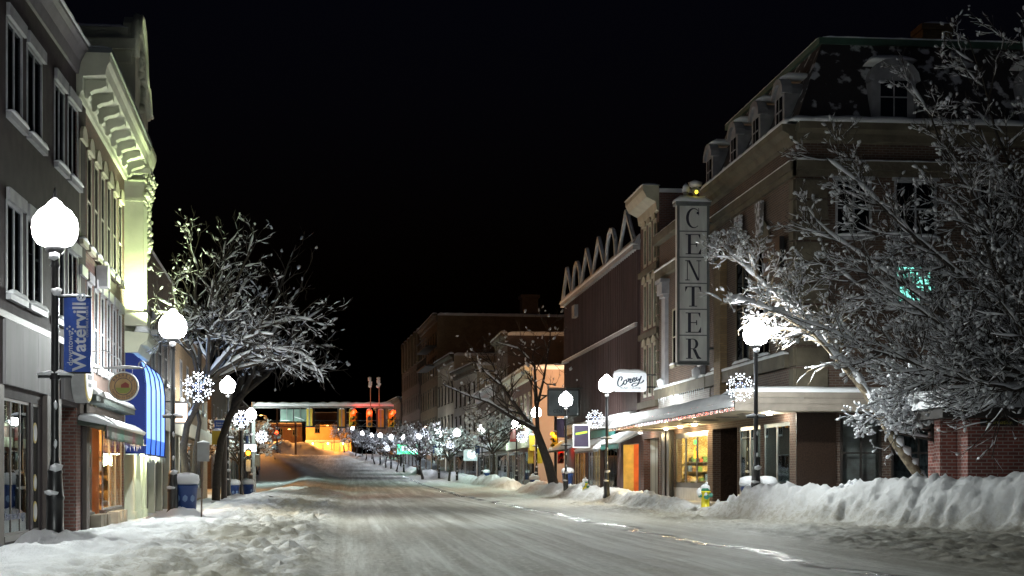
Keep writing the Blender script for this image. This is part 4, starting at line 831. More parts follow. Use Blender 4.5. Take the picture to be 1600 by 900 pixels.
# ------------------------------------------------------------------ middle brick building with the sign
w3 = [(uu(1108), uu(1054), .1, 2.8), (uu(1040), uB - .35, -.2, 2.8)]
up = [(uu(1092), uu(1076), 5.6, 7.9), (uu(1070), uu(1062), 5.6, 7.9), (uu(1057), uu(1051), 5.6, 7.9)]
r2, G2_ = building('arcade_building', 'brick building behind the tall letter sign, golden shop windows lit under the canopy', F, uA + .01, uB, -.2, 11.2, 12, BRICKD, [(w3[0][0] if w3[0][0] > uA + .4 else uA + .4, *w3[0][1:]), w3[1]] + up)
a0_ = max(w3[0][0], uA + .4)
storefront(r2, F, a0_, w3[0][1], .1, 2.8, BLACK, GLASSC, 3, .55, fw=.2, bulkm=ALU)
for o in up: win(r2, F, *o, CREAM, mull=0)
shopbox(r2, F, a0_, w3[0][1], .1, 2.82, 2.6, mat('golden_room', (.6, .48, .24), .9, c2=(.35, .24, .1), nscale=2.2), (1, .72, .3), 1100)
rg = random.Random(11); mb = MB()
for i in range(14): u_ = rg.uniform(a0_ + .3, w3[0][1] - .3); mb.fb(F, u_, u_ + rg.uniform(.2, .5), -2.4, -1.9, .1, rg.uniform(.7, 1.5))
for i in range(5): u_ = a0_ + .5 + i * 1.0; mb.fb(F, u_, u_ + .5, -2.7, -2.68, 1.4, 2.1)
mb.build('display_goods', mat('display', (.30, .22, .16), .7, c2=(.10, .14, .16), nscale=4), r2)
goods(r2, F, w3[0][1], -2.6, -.45, .5, 2.2, GC, 5, dens=.7); goods(r2, F, a0_ + 2.6, -2.4, -1.0, .3, 1.5, GC, 6, dens=.8); goods(r1, F, uu(1154), -2.3, -.4, .3, 2.2, GC, 7, dens=.6)
c_ = uu(1087, -.3); q = F.p(c_, -.35, 2.2); mb = MB(); mb.tube([F.p(c_ + .26 * math.cos(t), -.3, 2.05 + .2 * math.sin(t)) for t in np.linspace(0, math.pi, 10)], .022, 5); 
for f in (-.26, -.09, .09, .26): mb.tube([F.p(c_ + f, -.3, 1.8), F.p(c_ + f, -.3, 2.08)], .02, 5)
ns = thing('neon_sign', 'small green and orange neon sign glowing inside the golden shop window', 'neon sign', (q[0], q[1], 1.8)); mb.build('orange_tube', emi('neon_orange', (1, .3, .02), 5), ns)
text('green_tube', 'OPEN', .26, F.p(c_, -.3, 2.42), (0, -1, 0), (0, 0, 1), emi('neon_green', (.1, 1, .15), 4), ns, .01)
storefront(r2, F, w3[1][0], w3[1][1], -.2, 2.8, BLACK, GLASS, 2, .3)
mb = MB(); mb.fb(F, uu(1053), uu(1049), .002, .2, -.2, 2.95).fb(F, uu(1046), uu(1041), .002, .2, -.2, 2.95); mb.build('door_post', BLACK, r2)
mb = MB()
for px in (1099, 1042): pu = uu(px); mb.fb(F, pu - .35, pu + .35, .002, .16, 4.9, 8.5).fb(F, pu - .42, pu + .42, .002, .24, 8.5, 8.62).fb(F, pu - .5, pu + .5, .002, .32, 8.63, 9.1).fb(F, pu - .58, pu + .58, .002, .4, 9.11, 9.25)
mb.build('pilaster', TRIM, r2)
mb = MB(); mb.fb(F, uA + .02, uB, .002, .22, 4.35, 4.75).fb(F, uA + .02, uB, .002, .2, 9.4, 9.75).fb(F, uA + .02, uB, .002, .3, 10.9, 11.25); mb.build('belt_course', STONE, r2)
MB().fb(F, uA + .02, uB, .0015, .03, 3.3, 4.34).build('painted_band', BRICKW, r2)
mb = MB()
for z_ in (4.75, 9.75, 11.38): mb.snowbar(F.p(uA, .12, z_ if z_ < 11 else 11.25), F.p(uB, .12, z_ if z_ < 11 else 11.25), .26, .12, 6)
for px in (1099, 1042): mb.blob(F.p(uu(px), .25, 4.95), .3, .2, .25, (0, 1, 0))
mb.build('snow', SNOW, r2, True)
mb = MB()
for i in range(24): u_ = uA + .3 + i * .36; mb.tube([F.p(u_, .2, 4.36), F.p(u_, .2, 4.36 - rg.uniform(.1, .35))], [.02, .003], 4) if u_ < uB else None
mb.build('icicles', mat('icicle', (.8, .85, .9), .1), r2)
# narrow tall brick building with a stone cornice
tw = []; L3 = uC - uB
for k in range(3):
    for z0, z1 in ((4.6, 6.9), (7.6, 9.7), (10.4, 12.2)): tw.append((uB + .55 + k * (L3 - .9) / 3, uB + .55 + k * (L3 - .9) / 3 + .72, z0, z1))
g3 = [(uB + .1, uu(1006), -.2, 2.75)]
r3, _ = building('narrow_brick_building', 'tall narrow red brick building with stone cornice and three rows of thin cream arched windows', F, uB + .01, uC, -.2, 13.2, 10, BRICKR, tw + g3)
for o in tw: win(r3, F, *o, CREAM, mull=0, arch=True, fw=.14, back=CREAM, gm=GLASSC, sill=False, rail=False)
a, b = g3[0][:2]
def recess(root, a, b, m, dep=3.0, z0=-.2, z1=2.8):
    mb = MB(); mb.fb(F, a - .1, b + .1, -dep - .1, -dep, z0, z1).fb(F, b + .001, b + .1, -dep, -.301, z0, z1).fb(F, a - .1, a - .001, -dep, -.301, z0, z1).fb(F, a - .1, b + .1, -dep - .1, -.301, z1 + .01, z1 + .1); return mb.build('entry_recess', m, root)
er = recess(r3, a, b, WHITEP); mb = MB()
for i in range(14): y0 = F.p(b, 0, 0)[1]; x0 = 13.32 + i * .2; mb.box(x0, x0 + .02, y0 - .018, y0 - .001, -.1, 2.79)
mb.build('siding_groove', mat('groove_grey', (.3, .31, .3), .7), er)
mb = MB(); e = F.e * L3; mb.prism([F.p(uB, .003, 12.4), F.p(uB, .1, 12.45), F.p(uB, .15, 12.8), F.p(uB, .55, 13.0), F.p(uB, .7, 13.3), F.p(uB, .7, 13.5), F.p(uB, .003, 13.5)], (e.x, e.y, 0)); mb.build('cornice', CREAM, r3)
mb = MB(); mb.snowbar(F.p(uB, .35, 13.5), F.p(uC, .35, 13.5), .8, .15, 2); mb.build('snow', SNOW, r3, True)
mb = MB(); mb.fb(F, uB + .02, uC, .002, .14, 7.2, 7.45).fb(F, uB + .02, uC, .002, .14, 10.0, 10.25).fb(F, uB + .02, uC, .002, .16, 4.1, 4.4)
for z0 in np.arange(4.5, 12, .5): mb.fb(F, uB + .02, uB + .3 + .12 * (int(z0 * 2) % 2), .003, .08, z0, z0 + .42)
mb.build('belt_course', STONE, r3)
# ribbed building with crested roof
g4 = [(uC + .5, uu(974), -.1, 2.6)] + [(uC + 6.3 + i * 5.2, uC + 10.4 + i * 5.2, .1, 2.7) for i in range(3)]
r4, _ = building('ribbed_building', 'dark ribbed metal-clad building crowned by a snowy crest of points and arches', F, uC + .01, uD, -.2, 11.7, 12, RIBM, g4)
cols_ = [(1, .72, .25), (.9, .95, 1), (1, .6, .3), (.9, .9, .8)]
ec = recess(r4, *g4[0][:2], mat('orange_paint', (.75, .16, .02), .7), 1.9, -.1, 2.62)
b = g4[0][1]; yb = F.p(b, 0, 0)[1]; MB().box(13.0, 13.5, yb - .03, yb - .004, -.1, 2.6).build('yellow_panel', mat('yellow_paint', (.75, .52, .10), .7), ec); light('entry_lamp', F.p(b - 1.6, -.7, 2.45), (1, .8, .5), 60, .08, r4); MB().lathe([(.02, 2.5), (.1, 2.52), (.1, 2.61)], F.p(b - 1.6, -.7, 0)[:2], 10).build('entry_light', emi('warm_bulb', (1, .62, .25), 14), r4)
for i, o in enumerate(g4[1:]): storefront(r4, F, *o, [DARKM, TRIM, CREAM, DARKM][i], GLASSC if i in (1, 2) else GLASS, 4, .4); shopbox(r4, F, o[0], o[1], .1, 2.72, 2.2, INTW if i != 0 else mat('dim_room', (.10, .08, .07), .8), cols_[i], 110)
mb = MB(); k = 0; u_ = uC + .2
while u_ < uD - .2: mb.fb(F, u_, u_ + .12, .002, .16, 3.9, 11.4); u_ += .52
mb.build('rib', RIBM, r4)
mb = MB(); mb.fb(F, uC + .02, uD, .162, .24, 7.9, 8.05).fb(F, uC + .02, uD, .002, .45, 3.5, 3.85); mb.build('ledge', TRIM, r4)
mb = MB(); e = F.e * (uD - uC - .05); mb.prism([F.p(uC + .03, .003, 11.4), F.p(uC + .03, .35, 11.4), F.p(uC + .03, .35, 11.6), F.p(uC + .03, .05, 12.1), F.p(uC + .03, .003, 12.1)], (e.x, e.y, 0)); mb.build('eave', TRIM, r4)
mb = MB(); mb.snowbar(F.p(uC, .26, 11.6), F.p(uD, .26, 11.6), .3, .2, 3); mb.snowbar(F.p(uC, .2, 8.05), F.p(uD, .2, 8.05), .12, .07, 3); mb.snowbar(F.p(uC, .25, 3.85), F.p(uD, .25, 3.85), .45, .25, 3); mb.build('snow', SNOW, r4, True)
for px, kind in ((887, 0), (902, 1), (918, 0), (936.5, 0), (956, 1), (980, 0)):
    c_ = uu(px, .1); w_ = 1.95; mb = MB(); sn = MB()
    pk = 13.6 if kind == 0 else 13.4; hw = w_ if kind == 0 else w_ * .72
    P_ = [F.p(c_ - hw, .1, 11.9), F.p(c_, .1, pk), F.p(c_ + hw, .1, 11.9)] if kind == 0 else [F.p(c_ - hw, .1, 11.9), F.p(c_ - hw * .86, .1, 12.7), F.p(c_ - hw * .5, .1, 13.2), F.p(c_, .1, pk), F.p(c_ + hw * .5, .1, 13.2), F.p(c_ + hw * .86, .1, 12.7), F.p(c_ + hw, .1, 11.9)]
    for a, b in zip(P_[:-1], P_[1:]):
        a, b = Vector(a), Vector(b); dd = (b - a).normalized(); nn_ = Vector((F.N.x, F.N.y, 0)); si = dd.cross(nn_).normalized() * .10
        mb.prism([a + si, b + si, b - si, a - si], nn_ * .12)
    cr_ = mb.build('roof_crest', mat('crest_white', (.68, .68, .7), .6), r4)
    for a, b in zip(P_[:-1], P_[1:]):
        if a[2] != b[2] or True: sn.snowbar(Vector(a) + Vector((0, 0, .07)), Vector(b) + Vector((0, 0, .07)), .15, .09, int(px)) if abs(Vector(a).z - Vector(b).z) < 2.2 and (Vector(a) - Vector(b)).xy.length > .15 else None
    sn.build('snow', SNOW, cr_, True)
MB().fb(F, uu(908), uu(904), .17, .4, 10.2, 10.9).build('vent_box', TRIM, r4)
o = awning(r4, F, uC + .1, uC + 5.0, 2.35, 3.1, 1.0, mat('awning_grey', (.25, .27, .28), .8), mat('awning_green', (.01, .12, .10), .8))
o = awning(r4, F, uC + 5.4, uC + 13, 2.3, 3.0, 1.1, mat('awning_grey', (.25, .27, .28), .8), mat('awning_grey', (.25, .27, .28), .8), val=.1)
o = awning(r4, F, uC + 15.6, uD - .4, 2.5, 3.2, 1.1, mat('awning_grey', (.25, .27, .28), .8), mat('awning_maroon', (.10, .025, .03), .8), val=.12)
mb = MB(); mb.fb(F, uC + 5.3, uC + 12.8, .25, .3, 3.1, 3.49); mb.build('sign_band', mat('band_teal', (.04, .25, .24), .6), r4)
# ------------------------------------------------------------------ tall letter sign
p = PT(1081, 55.2); zb_, zt_ = ZT(566, 55.2), ZT(322, 55.2); W = 1.12; H_ = zt_ - zb_
cs_ = thing('letter_sign', 'tall white vertical sign with black serif letters CENTER, snow heaped on its top', 'sign', (p.x, p.y, zb_))
SW = mat('sign_dirty_white', (.8, .8, .76), .6, c2=(.62, .61, .58), nscale=1.5, stretch=(3, 1, .6))
mb = MB(); mb.box(p.x - W / 2, p.x + W / 2, p.y - .2, p.y + .2, zb_, zt_); mb.build('case', SW, cs_)
PH = H_ / 6; mb = MB()
for x_ in (-W / 2 - .03, W / 2 - .06): mb.box(p.x + x_, p.x + x_ + .09, p.y - .24, p.y - .202, zb_, zt_)
for k in range(7): mb.box(p.x - W / 2 + .061, p.x + W / 2 - .061, p.y - .235, p.y - .202, zb_ + k * PH * .995, zb_ + k * PH * .995 + .035)
mb.prism([(p.x - W / 2 - .04, p.y - .28, zb_ - .1), (p.x + W / 2 + .04, p.y - .28, zb_ - .1), (p.x + W / 2, p.y - .21, zb_ - .001), (p.x - W / 2, p.y - .21, zb_ - .001)], (0, .4, 0)); mb.box(p.x - W / 2 - .08, p.x + W / 2 + .08, p.y - .27, p.y + .27, zt_ + .001, zt_ + .12)
mb.build('frame', mat('sign_frame', (.16, .17, .17), .5), cs_)
mb = MB(); mb.snowbar((p.x - W / 2 - .1, p.y, zt_ + .12), (p.x + W / 2 + .1, p.y, zt_ + .12), .55, .25, 4); mb.blob((p.x - .22, p.y, zt_ + .62), .15, .15, .2); mb.blob((p.x + .1, p.y, zt_ + .78), .26, .22, .16); mb.build('snow', SNOW, cs_, True)
mb = MB(); mb.lathe([(.05, zt_ + .12), (.12, zt_ + .3), (.06, zt_ + .4), (.16, zt_ + .55), (.16, zt_ + .65)], (p.x + .12, p.y), 10); mb.lathe([(.04, zt_ + .12), (.1, zt_ + .5)], (p.x - .22, p.y), 8); mb.tube([(p.x + W / 2, p.y, zt_ - .6), (13.02, p.y, zt_ - .6)], .04, 6); mb.tube([(p.x + W / 2, p.y, zb_ + .5), (13.02, p.y, zb_ + .5)], .04, 6); mb.build('finial', mat('sign_frame', (.16, .17, .17), .5), cs_)
MB().blob((p.x + .12, p.y - .2, zt_ + .48), .07).build('amber_bulb', emi('amber_glow', (1, .75, .05), 2.2), cs_)
def letter(mb, ch, cx_, cz, h, y0, y1):
    def P(x, z): return (cx_ + x * h, y0, cz + z * h)
    def pr(pts): mb.prism([P(a, b) for a, b in pts], (0, y1 - y0, 0))
    def rc(a, b, c, d): pr([(a, c), (b, c), (b, d), (a, d)])
    T, t = .15, .035
    if ch == 'E':
        rc(-.26, -.26 + T, -.46, .46); rc(-.38, -.1, .46, .5); rc(-.38, -.1, -.5, -.46); rc(-.1, .36, .46, .5); rc(-.1, .38, -.5, -.46); rc(-.11, .2, -.02, .02); rc(.15, .2, -.12, .12); pr([(.36, .5), (.36, .24), (.26, .46)]); pr([(.40, -.5), (.40, -.2), (.26, -.46)])
    elif ch == 'T':
        rc(-.075, .075, -.46, .46); rc(-.4, .4, .46, .5); rc(-.2, .2, -.5, -.46); pr([(-.4, .5), (-.4, .22), (-.28, .46)]); pr([(.4, .5), (.4, .22), (.28, .46)])
    elif ch == 'N':
        rc(-.31, -.275, -.46, .46); rc(.275, .31, -.5, .46); rc(-.4, -.18, -.5, -.46); rc(.17, .41, .46, .5); pr([(-.4, .5), (-.16, .5), (.305, -.46), (.275, -.5), (.2, -.5), (-.26, .46), (-.4, .46)])
    elif ch == 'R':
        rc(-.26, -.26 + T, -.46, .46); rc(-.36, -.03, -.5, -.46); rc(-.36, -.1, .46, .5)
        o = [(.0 + .26 * math.cos(a), .24 + .26 * math.sin(a)) for a in np.linspace(math.pi / 2, -math.pi / 2, 9)]; i_ = [(.0 + .12 * math.cos(a), .24 + .225 * math.sin(a)) for a in np.linspace(-math.pi / 2, math.pi / 2, 9)]
        pr([(-.11, .5)] + o + [(-.11, -.02), (-.11, .015)] + i_ + [(-.11, .465)]); pr([(-.02, -.02), (.13, -.02), (.3, -.38), (.4, -.46), (.42, -.5), (.2, -.5)])
    elif ch == 'C':
        o = [(.02 + .38 * math.cos(a), .5 * math.sin(a)) for a in np.linspace(R(50), R(310), 21)]; i_ = [(.06 + .28 * math.cos(a), .455 * math.sin(a)) for a in np.linspace(R(305), R(55), 21)]
        pr(o + i_); rc(.27, .30, .14, .5); mb.prism([P(.24 + .07 * math.cos(a), .26 + .07 * math.sin(a)) for a in np.linspace(0, 6.28, 9)[:-1]], (0, y1 - y0, 0))
for k, ch in enumerate('RETNEC'):
    mb = MB(); letter(mb, ch, p.x, zb_ + PH * (k + .5), .72, p.y - .215, p.y - .201); mb.build('letter', INK, cs_)
# ------------------------------------------------------------------ music shop sign with script lettering
t_ = 66; p = PT(984, t_); z0, z1 = ZT(612, t_), ZT(582, t_); w_ = 1.42
cy_ = thing('music_shop_sign', 'white rounded sign with a navy script word above small capitals, hung by the ribbed building', 'sign', (p.x, p.y, z0))
BX = mat('sign_glow_white', (.75, .77, .78), .5, emit=(.85, .9, 1), es=.32)
r_ = .1; pts = []
for cx0, cz0, a0 in ((w_ / 2 - r_, z1 - r_, 0), (-w_ / 2 + r_, z1 - r_, 90), (-w_ / 2 + r_, z0 + r_, 180), (w_ / 2 - r_, z0 + r_, 270)):
    pts += [(p.x + cx0 + r_ * math.cos(R(a0 + q)), p.y - .12, cz0 + r_ * math.sin(R(a0 + q))) for q in (0, 30, 60, 90)]
MB().prism(pts, (0, .24, 0)).build('case', BX, cy_)
mb = MB(); mb.snowbar((p.x - w_ / 2 + .04, p.y, z1 - .02), (p.x + w_ / 2 - .04, p.y, z1 - .02), .3, .16, 7); mb.build('snow', SNOW, cy_, True)
mb = MB(); mb.tube([(p.x + w_ / 2, p.y, z1 - .1), (13.05, p.y, z1 - .1)], .03, 6); mb.tube([(p.x + w_ / 2, p.y, z0 + .2), (13.05, p.y, z0 + .2)], .03, 6); mb.build('arm', BLACK, cy_)
def stroke(mb, P, wds, y): 
    P = [Vector((a, b)) for a, b in P]; Lf = []; Rt = []
    for i, q in enumerate(P):
        d = (P[min(i + 1, len(P) - 1)] - P[max(i - 1, 0)]).normalized(); nn_ = Vector((-d.y, d.x)); ww = wds[0] + (wds[1] - wds[0]) * abs(d.y); Lf.append(q + nn_ * ww / 2); Rt.append(q - nn_ * ww / 2)
    for i in range(len(P) - 1):
        mb.prism([(x.x, y, x.y) for x in (Lf[i], Lf[i + 1], Rt[i + 1], Rt[i])], (0, .004, 0))
def sm(P, n=5):
    out = []; 
    for i in range(len(P) - 1):
        p0 = P[max(i - 1, 0)]; p1 = P[i]; p2 = P[i + 1]; p3 = P[min(i + 2, len(P) - 1)]
        for k in range(n):
            t = k / n; out.append(tuple(.5 * ((2 * p1[j]) + (-p0[j] + p2[j]) * t + (2 * p0[j] - 5 * p1[j] + 4 * p2[j] - p3[j]) * t * t + (-p0[j] + 3 * p1[j] - 3 * p2[j] + p3[j]) * t ** 3) for j in (0, 1)))
    return out + [P[-1]]
# strokes in the sign's own grid (1080 x 900 picture of a 60 x 50 patch)
def cg(L_): sx = w_ / 880.; return [(p.x + (a - 540) * sx, (z0 + z1) / 2 + (470 - b) * sx) for a, b in L_]
mb = MB()
for L_ in ([(290, 440), (320, 380), (300, 335), (250, 360), (205, 470), (210, 560), (260, 590), (320, 550), (370, 470)], [(430, 420), (380, 440), (360, 500), (385, 540), (430, 510), (445, 450), (420, 420), (460, 410)], [(470, 400), (500, 385), (490, 440), (475, 470)], [(490, 440), (530, 390), (560, 395), (535, 450), (540, 495), (590, 470)], [(600, 430), (650, 410), (670, 370), (640, 360), (605, 400), (600, 450), (640, 465), (700, 420)], [(720, 340), (710, 400), (740, 430), (790, 380)], [(840, 310), (790, 440), (740, 540), (660, 580), (590, 575), (600, 530), (680, 500), (800, 500), (870, 470), (905, 420)]):
    stroke(mb, sm(cg(L_)), (.03, .062), p.y - .126)
mb.build('lettering', mat('sign_navy', (.01, .04, .08), .5), cy_)
text('lettering', 'MUSIC CENTER', .135, (p.x, p.y - .122, z0 + .14), (1, 0, 0), (0, 0, 1), mat('sign_navy', (.01, .04, .08), .5), cy_, .003)
text('lettering', 'The', .07, (p.x - .55, p.y - .122, z1 - .2), (1, 0, 0), (0, 0, 1), mat('sign_navy', (.01, .04, .08), .5), cy_, .003)
# grey hanging sign and shop board
t_ = 86; p = PT(880, t_); z0, z1 = ZT(649, t_), ZT(609, t_)
hs = thing('hanging_board', 'large weathered grey hanging board with CENTER along its foot, past the ribbed building', 'sign', (p.x, p.y, z0))
MB().box(p.x - .82, p.x + .82, p.y - .06, p.y + .06, z0, z1).build('board', mat('board_grey', (.16, .19, .2), .6, c2=(.1, .12, .13), nscale=1.5), hs)
mb = MB(); mb.box(p.x - .88, p.x + .88, p.y - .08, p.y - .062, z0 - .05, z0 + .02).box(p.x - .88, p.x + .88, p.y - .08, p.y - .062, z1 - .06, z1 + .05).box(p.x - .9, p.x - .83, p.y - .08, p.y + .08, z0, z1).box(p.x + .83, p.x + .9, p.y - .08, p.y + .08, z0, z1).box(p.x - .9, 13.05, p.y - .05, p.y + .05, z1 + .06, z1 + .12); mb.build('frame', BLACK, hs)
text('lettering', 'CENTER', .26, (p.x - .1, p.y - .064, z0 + .22), (1, 0, 0), (0, 0, 1), INK, hs)
t_ = 76; p = PT(908, t_); z0, z1 = ZT(698, t_), ZT(665, t_)
hb = thing('shop_board', 'small dark framed shop board with a slanted green word, above the snowy awnings', 'sign', (p.x, p.y, z0))
MB().box(p.x - .36, p.x + .36, p.y - .04, p.y + .04, z0, z1).build('board', mat('board_purple', (.03, .02, .05), .5), hs)
mb = MB(); mb.box(p.x - .42, p.x - .361, p.y - .06, p.y + .06, z0 - .05, z1 + .05).box(p.x + .361, p.x + .42, p.y - .06, p.y + .06, z0 - .05, z1 + .05).box(p.x - .36, p.x + .36, p.y - .06, p.y + .06, z1 + .001, z1 + .06).box(p.x - .36, p.x + .36, p.y - .06, p.y + .06, z0 - .06, z0 - .001).box(p.x + .42, 13, p.y - .02, p.y + .02, z1 - .1, z1 - .05); mb.build('frame', mat('sign_white', (.75, .75, .73), .5), hb)
mb = MB(); mb.prism([(p.x - .28, p.y - .046, z0 + .58), (p.x + .3, p.y - .046, z0 + .68), (p.x + .3, p.y - .046, z0 + .78), (p.x - .28, p.y - .046, z0 + .68)], (0, .004, 0)); mb.build('painted_word', mat('lime', (.35, .6, .03), .5, emit=(.5, .9, .05), es=.15), hb)
# ------------------------------------------------------------------ far right block
def farb(label, pa, ta, pb, tb, ztop, dep, m, rows, wm=TRIM, name='row_building', sidem=None, glow=None, cor=True, shop=True, sign=None, bay=3.0, gw=40):
    Fb, L = facpts(pa, ta, pb, tb); q = Fb.O; g0 = float(gz(q.y)) - .3; n = max(1, int(L / bay)); ops = []
    for z0, h in rows:
        for k in range(n): c = L * (k + .5) / n; ops.append((c - .5, c + .5, z0 + g0 + .3, z0 + g0 + .3 + h))
    sh = [(L * k / max(1, int(L / 6)) + .5, L * (k + 1) / max(1, int(L / 6)) - .5, g0 + .4, g0 + 3.0) for k in range(max(1, int(L / 6)))] if shop else []
    b, G = building(name, label, Fb, 0, L, g0, ztop, dep, m, ops + sh)
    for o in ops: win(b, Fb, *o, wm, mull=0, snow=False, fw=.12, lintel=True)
    for o in sh: storefront(b, Fb, *o, DARKM, GLASSC if glow else GLASS, 3, .4, fw=.12)
    if shop: shopbox(b, Fb, .5, L - .5, g0 + .3, g0 + 3.02, 2.2, INTW, glow or (.9, .95, 1), gw if glow else gw * .3)
    if cor:
        e = Fb.e * L; MB().prism([Fb.p(0, .003, ztop - .7), Fb.p(0, .15, ztop - .6), Fb.p(0, .2, ztop - .2), Fb.p(0, .55, ztop), Fb.p(0, .55, ztop + .2), Fb.p(0, .003, ztop + .2)], (e.x, e.y, 0)).build('cornice', wm, b)
        mb = MB(); mb.snowbar(Fb.p(0, .3, ztop + .2), Fb.p(L, .3, ztop + .2), .6, .22, 3); mb.snowbar(Fb.p(.2, -.1, ztop + .18), Fb.p(.2, -dep, ztop + .18), .5, .2, 3); mb.build('snow', SNOW, b, True)
    if shop: MB().fb(Fb, .1, L - .1, .002, .2, g0 + 3.3, g0 + 4.0).build('sign_band', wm, b)
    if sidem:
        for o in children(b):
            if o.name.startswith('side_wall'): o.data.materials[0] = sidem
    return b, Fb, L, g0
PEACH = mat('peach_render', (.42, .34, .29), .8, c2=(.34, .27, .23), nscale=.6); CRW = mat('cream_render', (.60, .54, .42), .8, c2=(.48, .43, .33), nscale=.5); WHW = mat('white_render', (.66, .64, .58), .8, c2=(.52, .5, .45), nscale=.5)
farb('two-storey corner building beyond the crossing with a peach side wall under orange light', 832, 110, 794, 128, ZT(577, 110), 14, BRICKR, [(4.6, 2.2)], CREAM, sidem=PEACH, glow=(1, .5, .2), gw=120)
farb('tall dark brick building with a snowy parapet above the peach-walled corner', 793, 128.5, 776, 138, ZT(524, 128.5), 16, BRICKD, [(4.8, 1.8), (8.2, 1.8)], STONE)
farb('low shopfront building with a red line of signage behind the twiggy bare trees', 775.5, 138.5, 746, 158, ZT(606, 140), 12, BRICKD, [(4.4, 1.6)], TRIM, glow=(.6, .9, .85))
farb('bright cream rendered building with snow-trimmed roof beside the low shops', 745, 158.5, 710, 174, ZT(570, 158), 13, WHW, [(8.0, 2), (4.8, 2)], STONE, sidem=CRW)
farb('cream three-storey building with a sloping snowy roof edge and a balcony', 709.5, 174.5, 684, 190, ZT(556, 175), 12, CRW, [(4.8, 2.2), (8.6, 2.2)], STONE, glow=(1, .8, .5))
fB, FbB, LB, gB = farb('tallest tan brick block of the far row with a flat snowy cornice and rooftop chimney', 683.5, 190.5, 657, 214, ZT(492, 190), 18, BRICKT, [(4.8, 2.2), (8.6, 2.2), (12.4, 2.2), (15.6, 2)], STONE)
zt2 = ZT(492, 190); mb = MB(); mb.fb(FbB, 2, 4.2, -13, -11, zt2, zt2 + 2.6).fb(FbB, 1.8, 4.4, -13.2, -10.8, zt2 + 2.61, zt2 + 3.0); mb.build('chimney', BRICKT, fB)
mb = MB(); z_ = ZT(570, 192)
for k in range(2): mb.fb(FbB, 1, 14, .003, 1.4, z_ + k * 2.4 - .2, z_ + k * 2.4).fb(FbB, 1, 14, 1.3, 1.4, z_ + k * 2.4 + .9, z_ + k * 2.4 + 1)
for k in range(22): mb.fb(FbB, 1 + k * .6, 1.06 + k * .6, 1.3, 1.36, z_, z_ + .9)
mb.build('balcony', DARKM, fB)
fC, FbC, LC, gC = farb('far brown building topped by a row of small crown-like turrets', 656, 216, 628, 246, ZT(532, 217), 14, BRICKD, [(4.8, 2.2), (8.6, 2.2), (12.4, 2.2)], STONE, cor=False)
zc3 = ZT(532, 217)
for k in range(6): mb = MB(); u_ = LC * (k + .1) / 6; mb.fb(FbC, u_, u_ + 1.6, -1, .3, zc3 - 3, zc3 + .9).fb(FbC, u_ - .1, u_ + .3, -1, .4, zc3 + .91, zc3 + 1.5).fb(FbC, u_ + 1.3, u_ + 1.7, -1, .4, zc3 + .91, zc3 + 1.5); mb.build('turret', BRICKT, fC); MB().snowbar(FbC.p(u_, 0, zc3 + 1.5), FbC.p(u_ + 1.6, 0, zc3 + 1.5), .7, .3, 3).build('snow', SNOW, fC, True)
farb('low dark building at the hill top whose snowy roof line shows past the signals', 626, 250, 588, 296, ZT(622, 250), 18, BRICKD, [(5.5, 2)], STONE, glow=(.4, 1, .7), gw=100)
#@@FARBACK
# end of the street, beyond the crest
def frontb(label, pa, pb, t, zt, m, name='house', rows=(), dep=8, glow=None, gable=False, wm=DARKM, porch=None, bay=3.4):
    a = PT(pb, t); b = PT(pa, t); e = (b - a).normalized(); n = Vector((e.y, -e.x)); n = n if n.y < 0 else -n; Fb = Fac(a, e, n); L = (b - a).length; g0 = float(gz(a.y)) - .2
    ops = []; k_ = max(1, int(L / bay))
    for z0, h in rows:
        for k in range(k_): c = L * (k + .5) / k_; ops.append((c - .55, c + .55, g0 + z0, g0 + z0 + h))
    r, G = building(name, label, Fb, 0, L, g0, zt, dep, m, ops)
    for o in ops: win(r, Fb, *o, wm, snow=False, fw=.14)
    if porch:
        mb = MB(); mb.fb(Fb, .2, L - .2, .3, 2.6, g0 + 2.9, g0 + 3.15)
        for k in range(6): mb.fb(Fb, .3 + k * (L - .8) / 5, .5 + k * (L - .8) / 5, 2.3, 2.5, g0, g0 + 2.9)
        mb.build('porch', TRIM, r); MB().snowbar(Fb.p(.1, 1.4, g0 + 3.15), Fb.p(L - .1, 1.4, g0 + 3.15), 2.3, .35, 3).build('snow', SNOW, r, True)
        for k in range(3): light('porch_lamp', Fb.p(L * (k + .5) / 3, 1.2, g0 + 2.5), porch, 380, .1, r); MB().blob(Fb.p(L * (k + .5) / 3, 1.2, g0 + 2.75), .2).build('porch_bulb', emi('porch_glow', (1, .72, .3), 12), r)
    return r, Fb, L, g0
frontb('yellow clapboard house with a gold-lit porch at the head of the street', 549, 478, 322, ZT(668, 322), mat('yellow_clapboard', (.5, .36, .16), .8, c2=(.4, .28, .12), nscale=.6), rows=((5, 1.7),), porch=(1, .45, .12))
frontb('brick house with dark windows next to the yellow house at the head of the street', 472, 404, 330, ZT(662, 330), BRICKR, rows=((4.6, 1.6),), bay=2.6)
frontb('dark gabled house standing behind the head of the street', 560, 475, 370, ZT(645, 370), BRICKD, rows=((7, 1.6),))
frontb('dark hall beside the brick house at the head of the street', 400, 330, 345, ZT(668, 345), BRICKD, rows=((4.6, 1.6),))
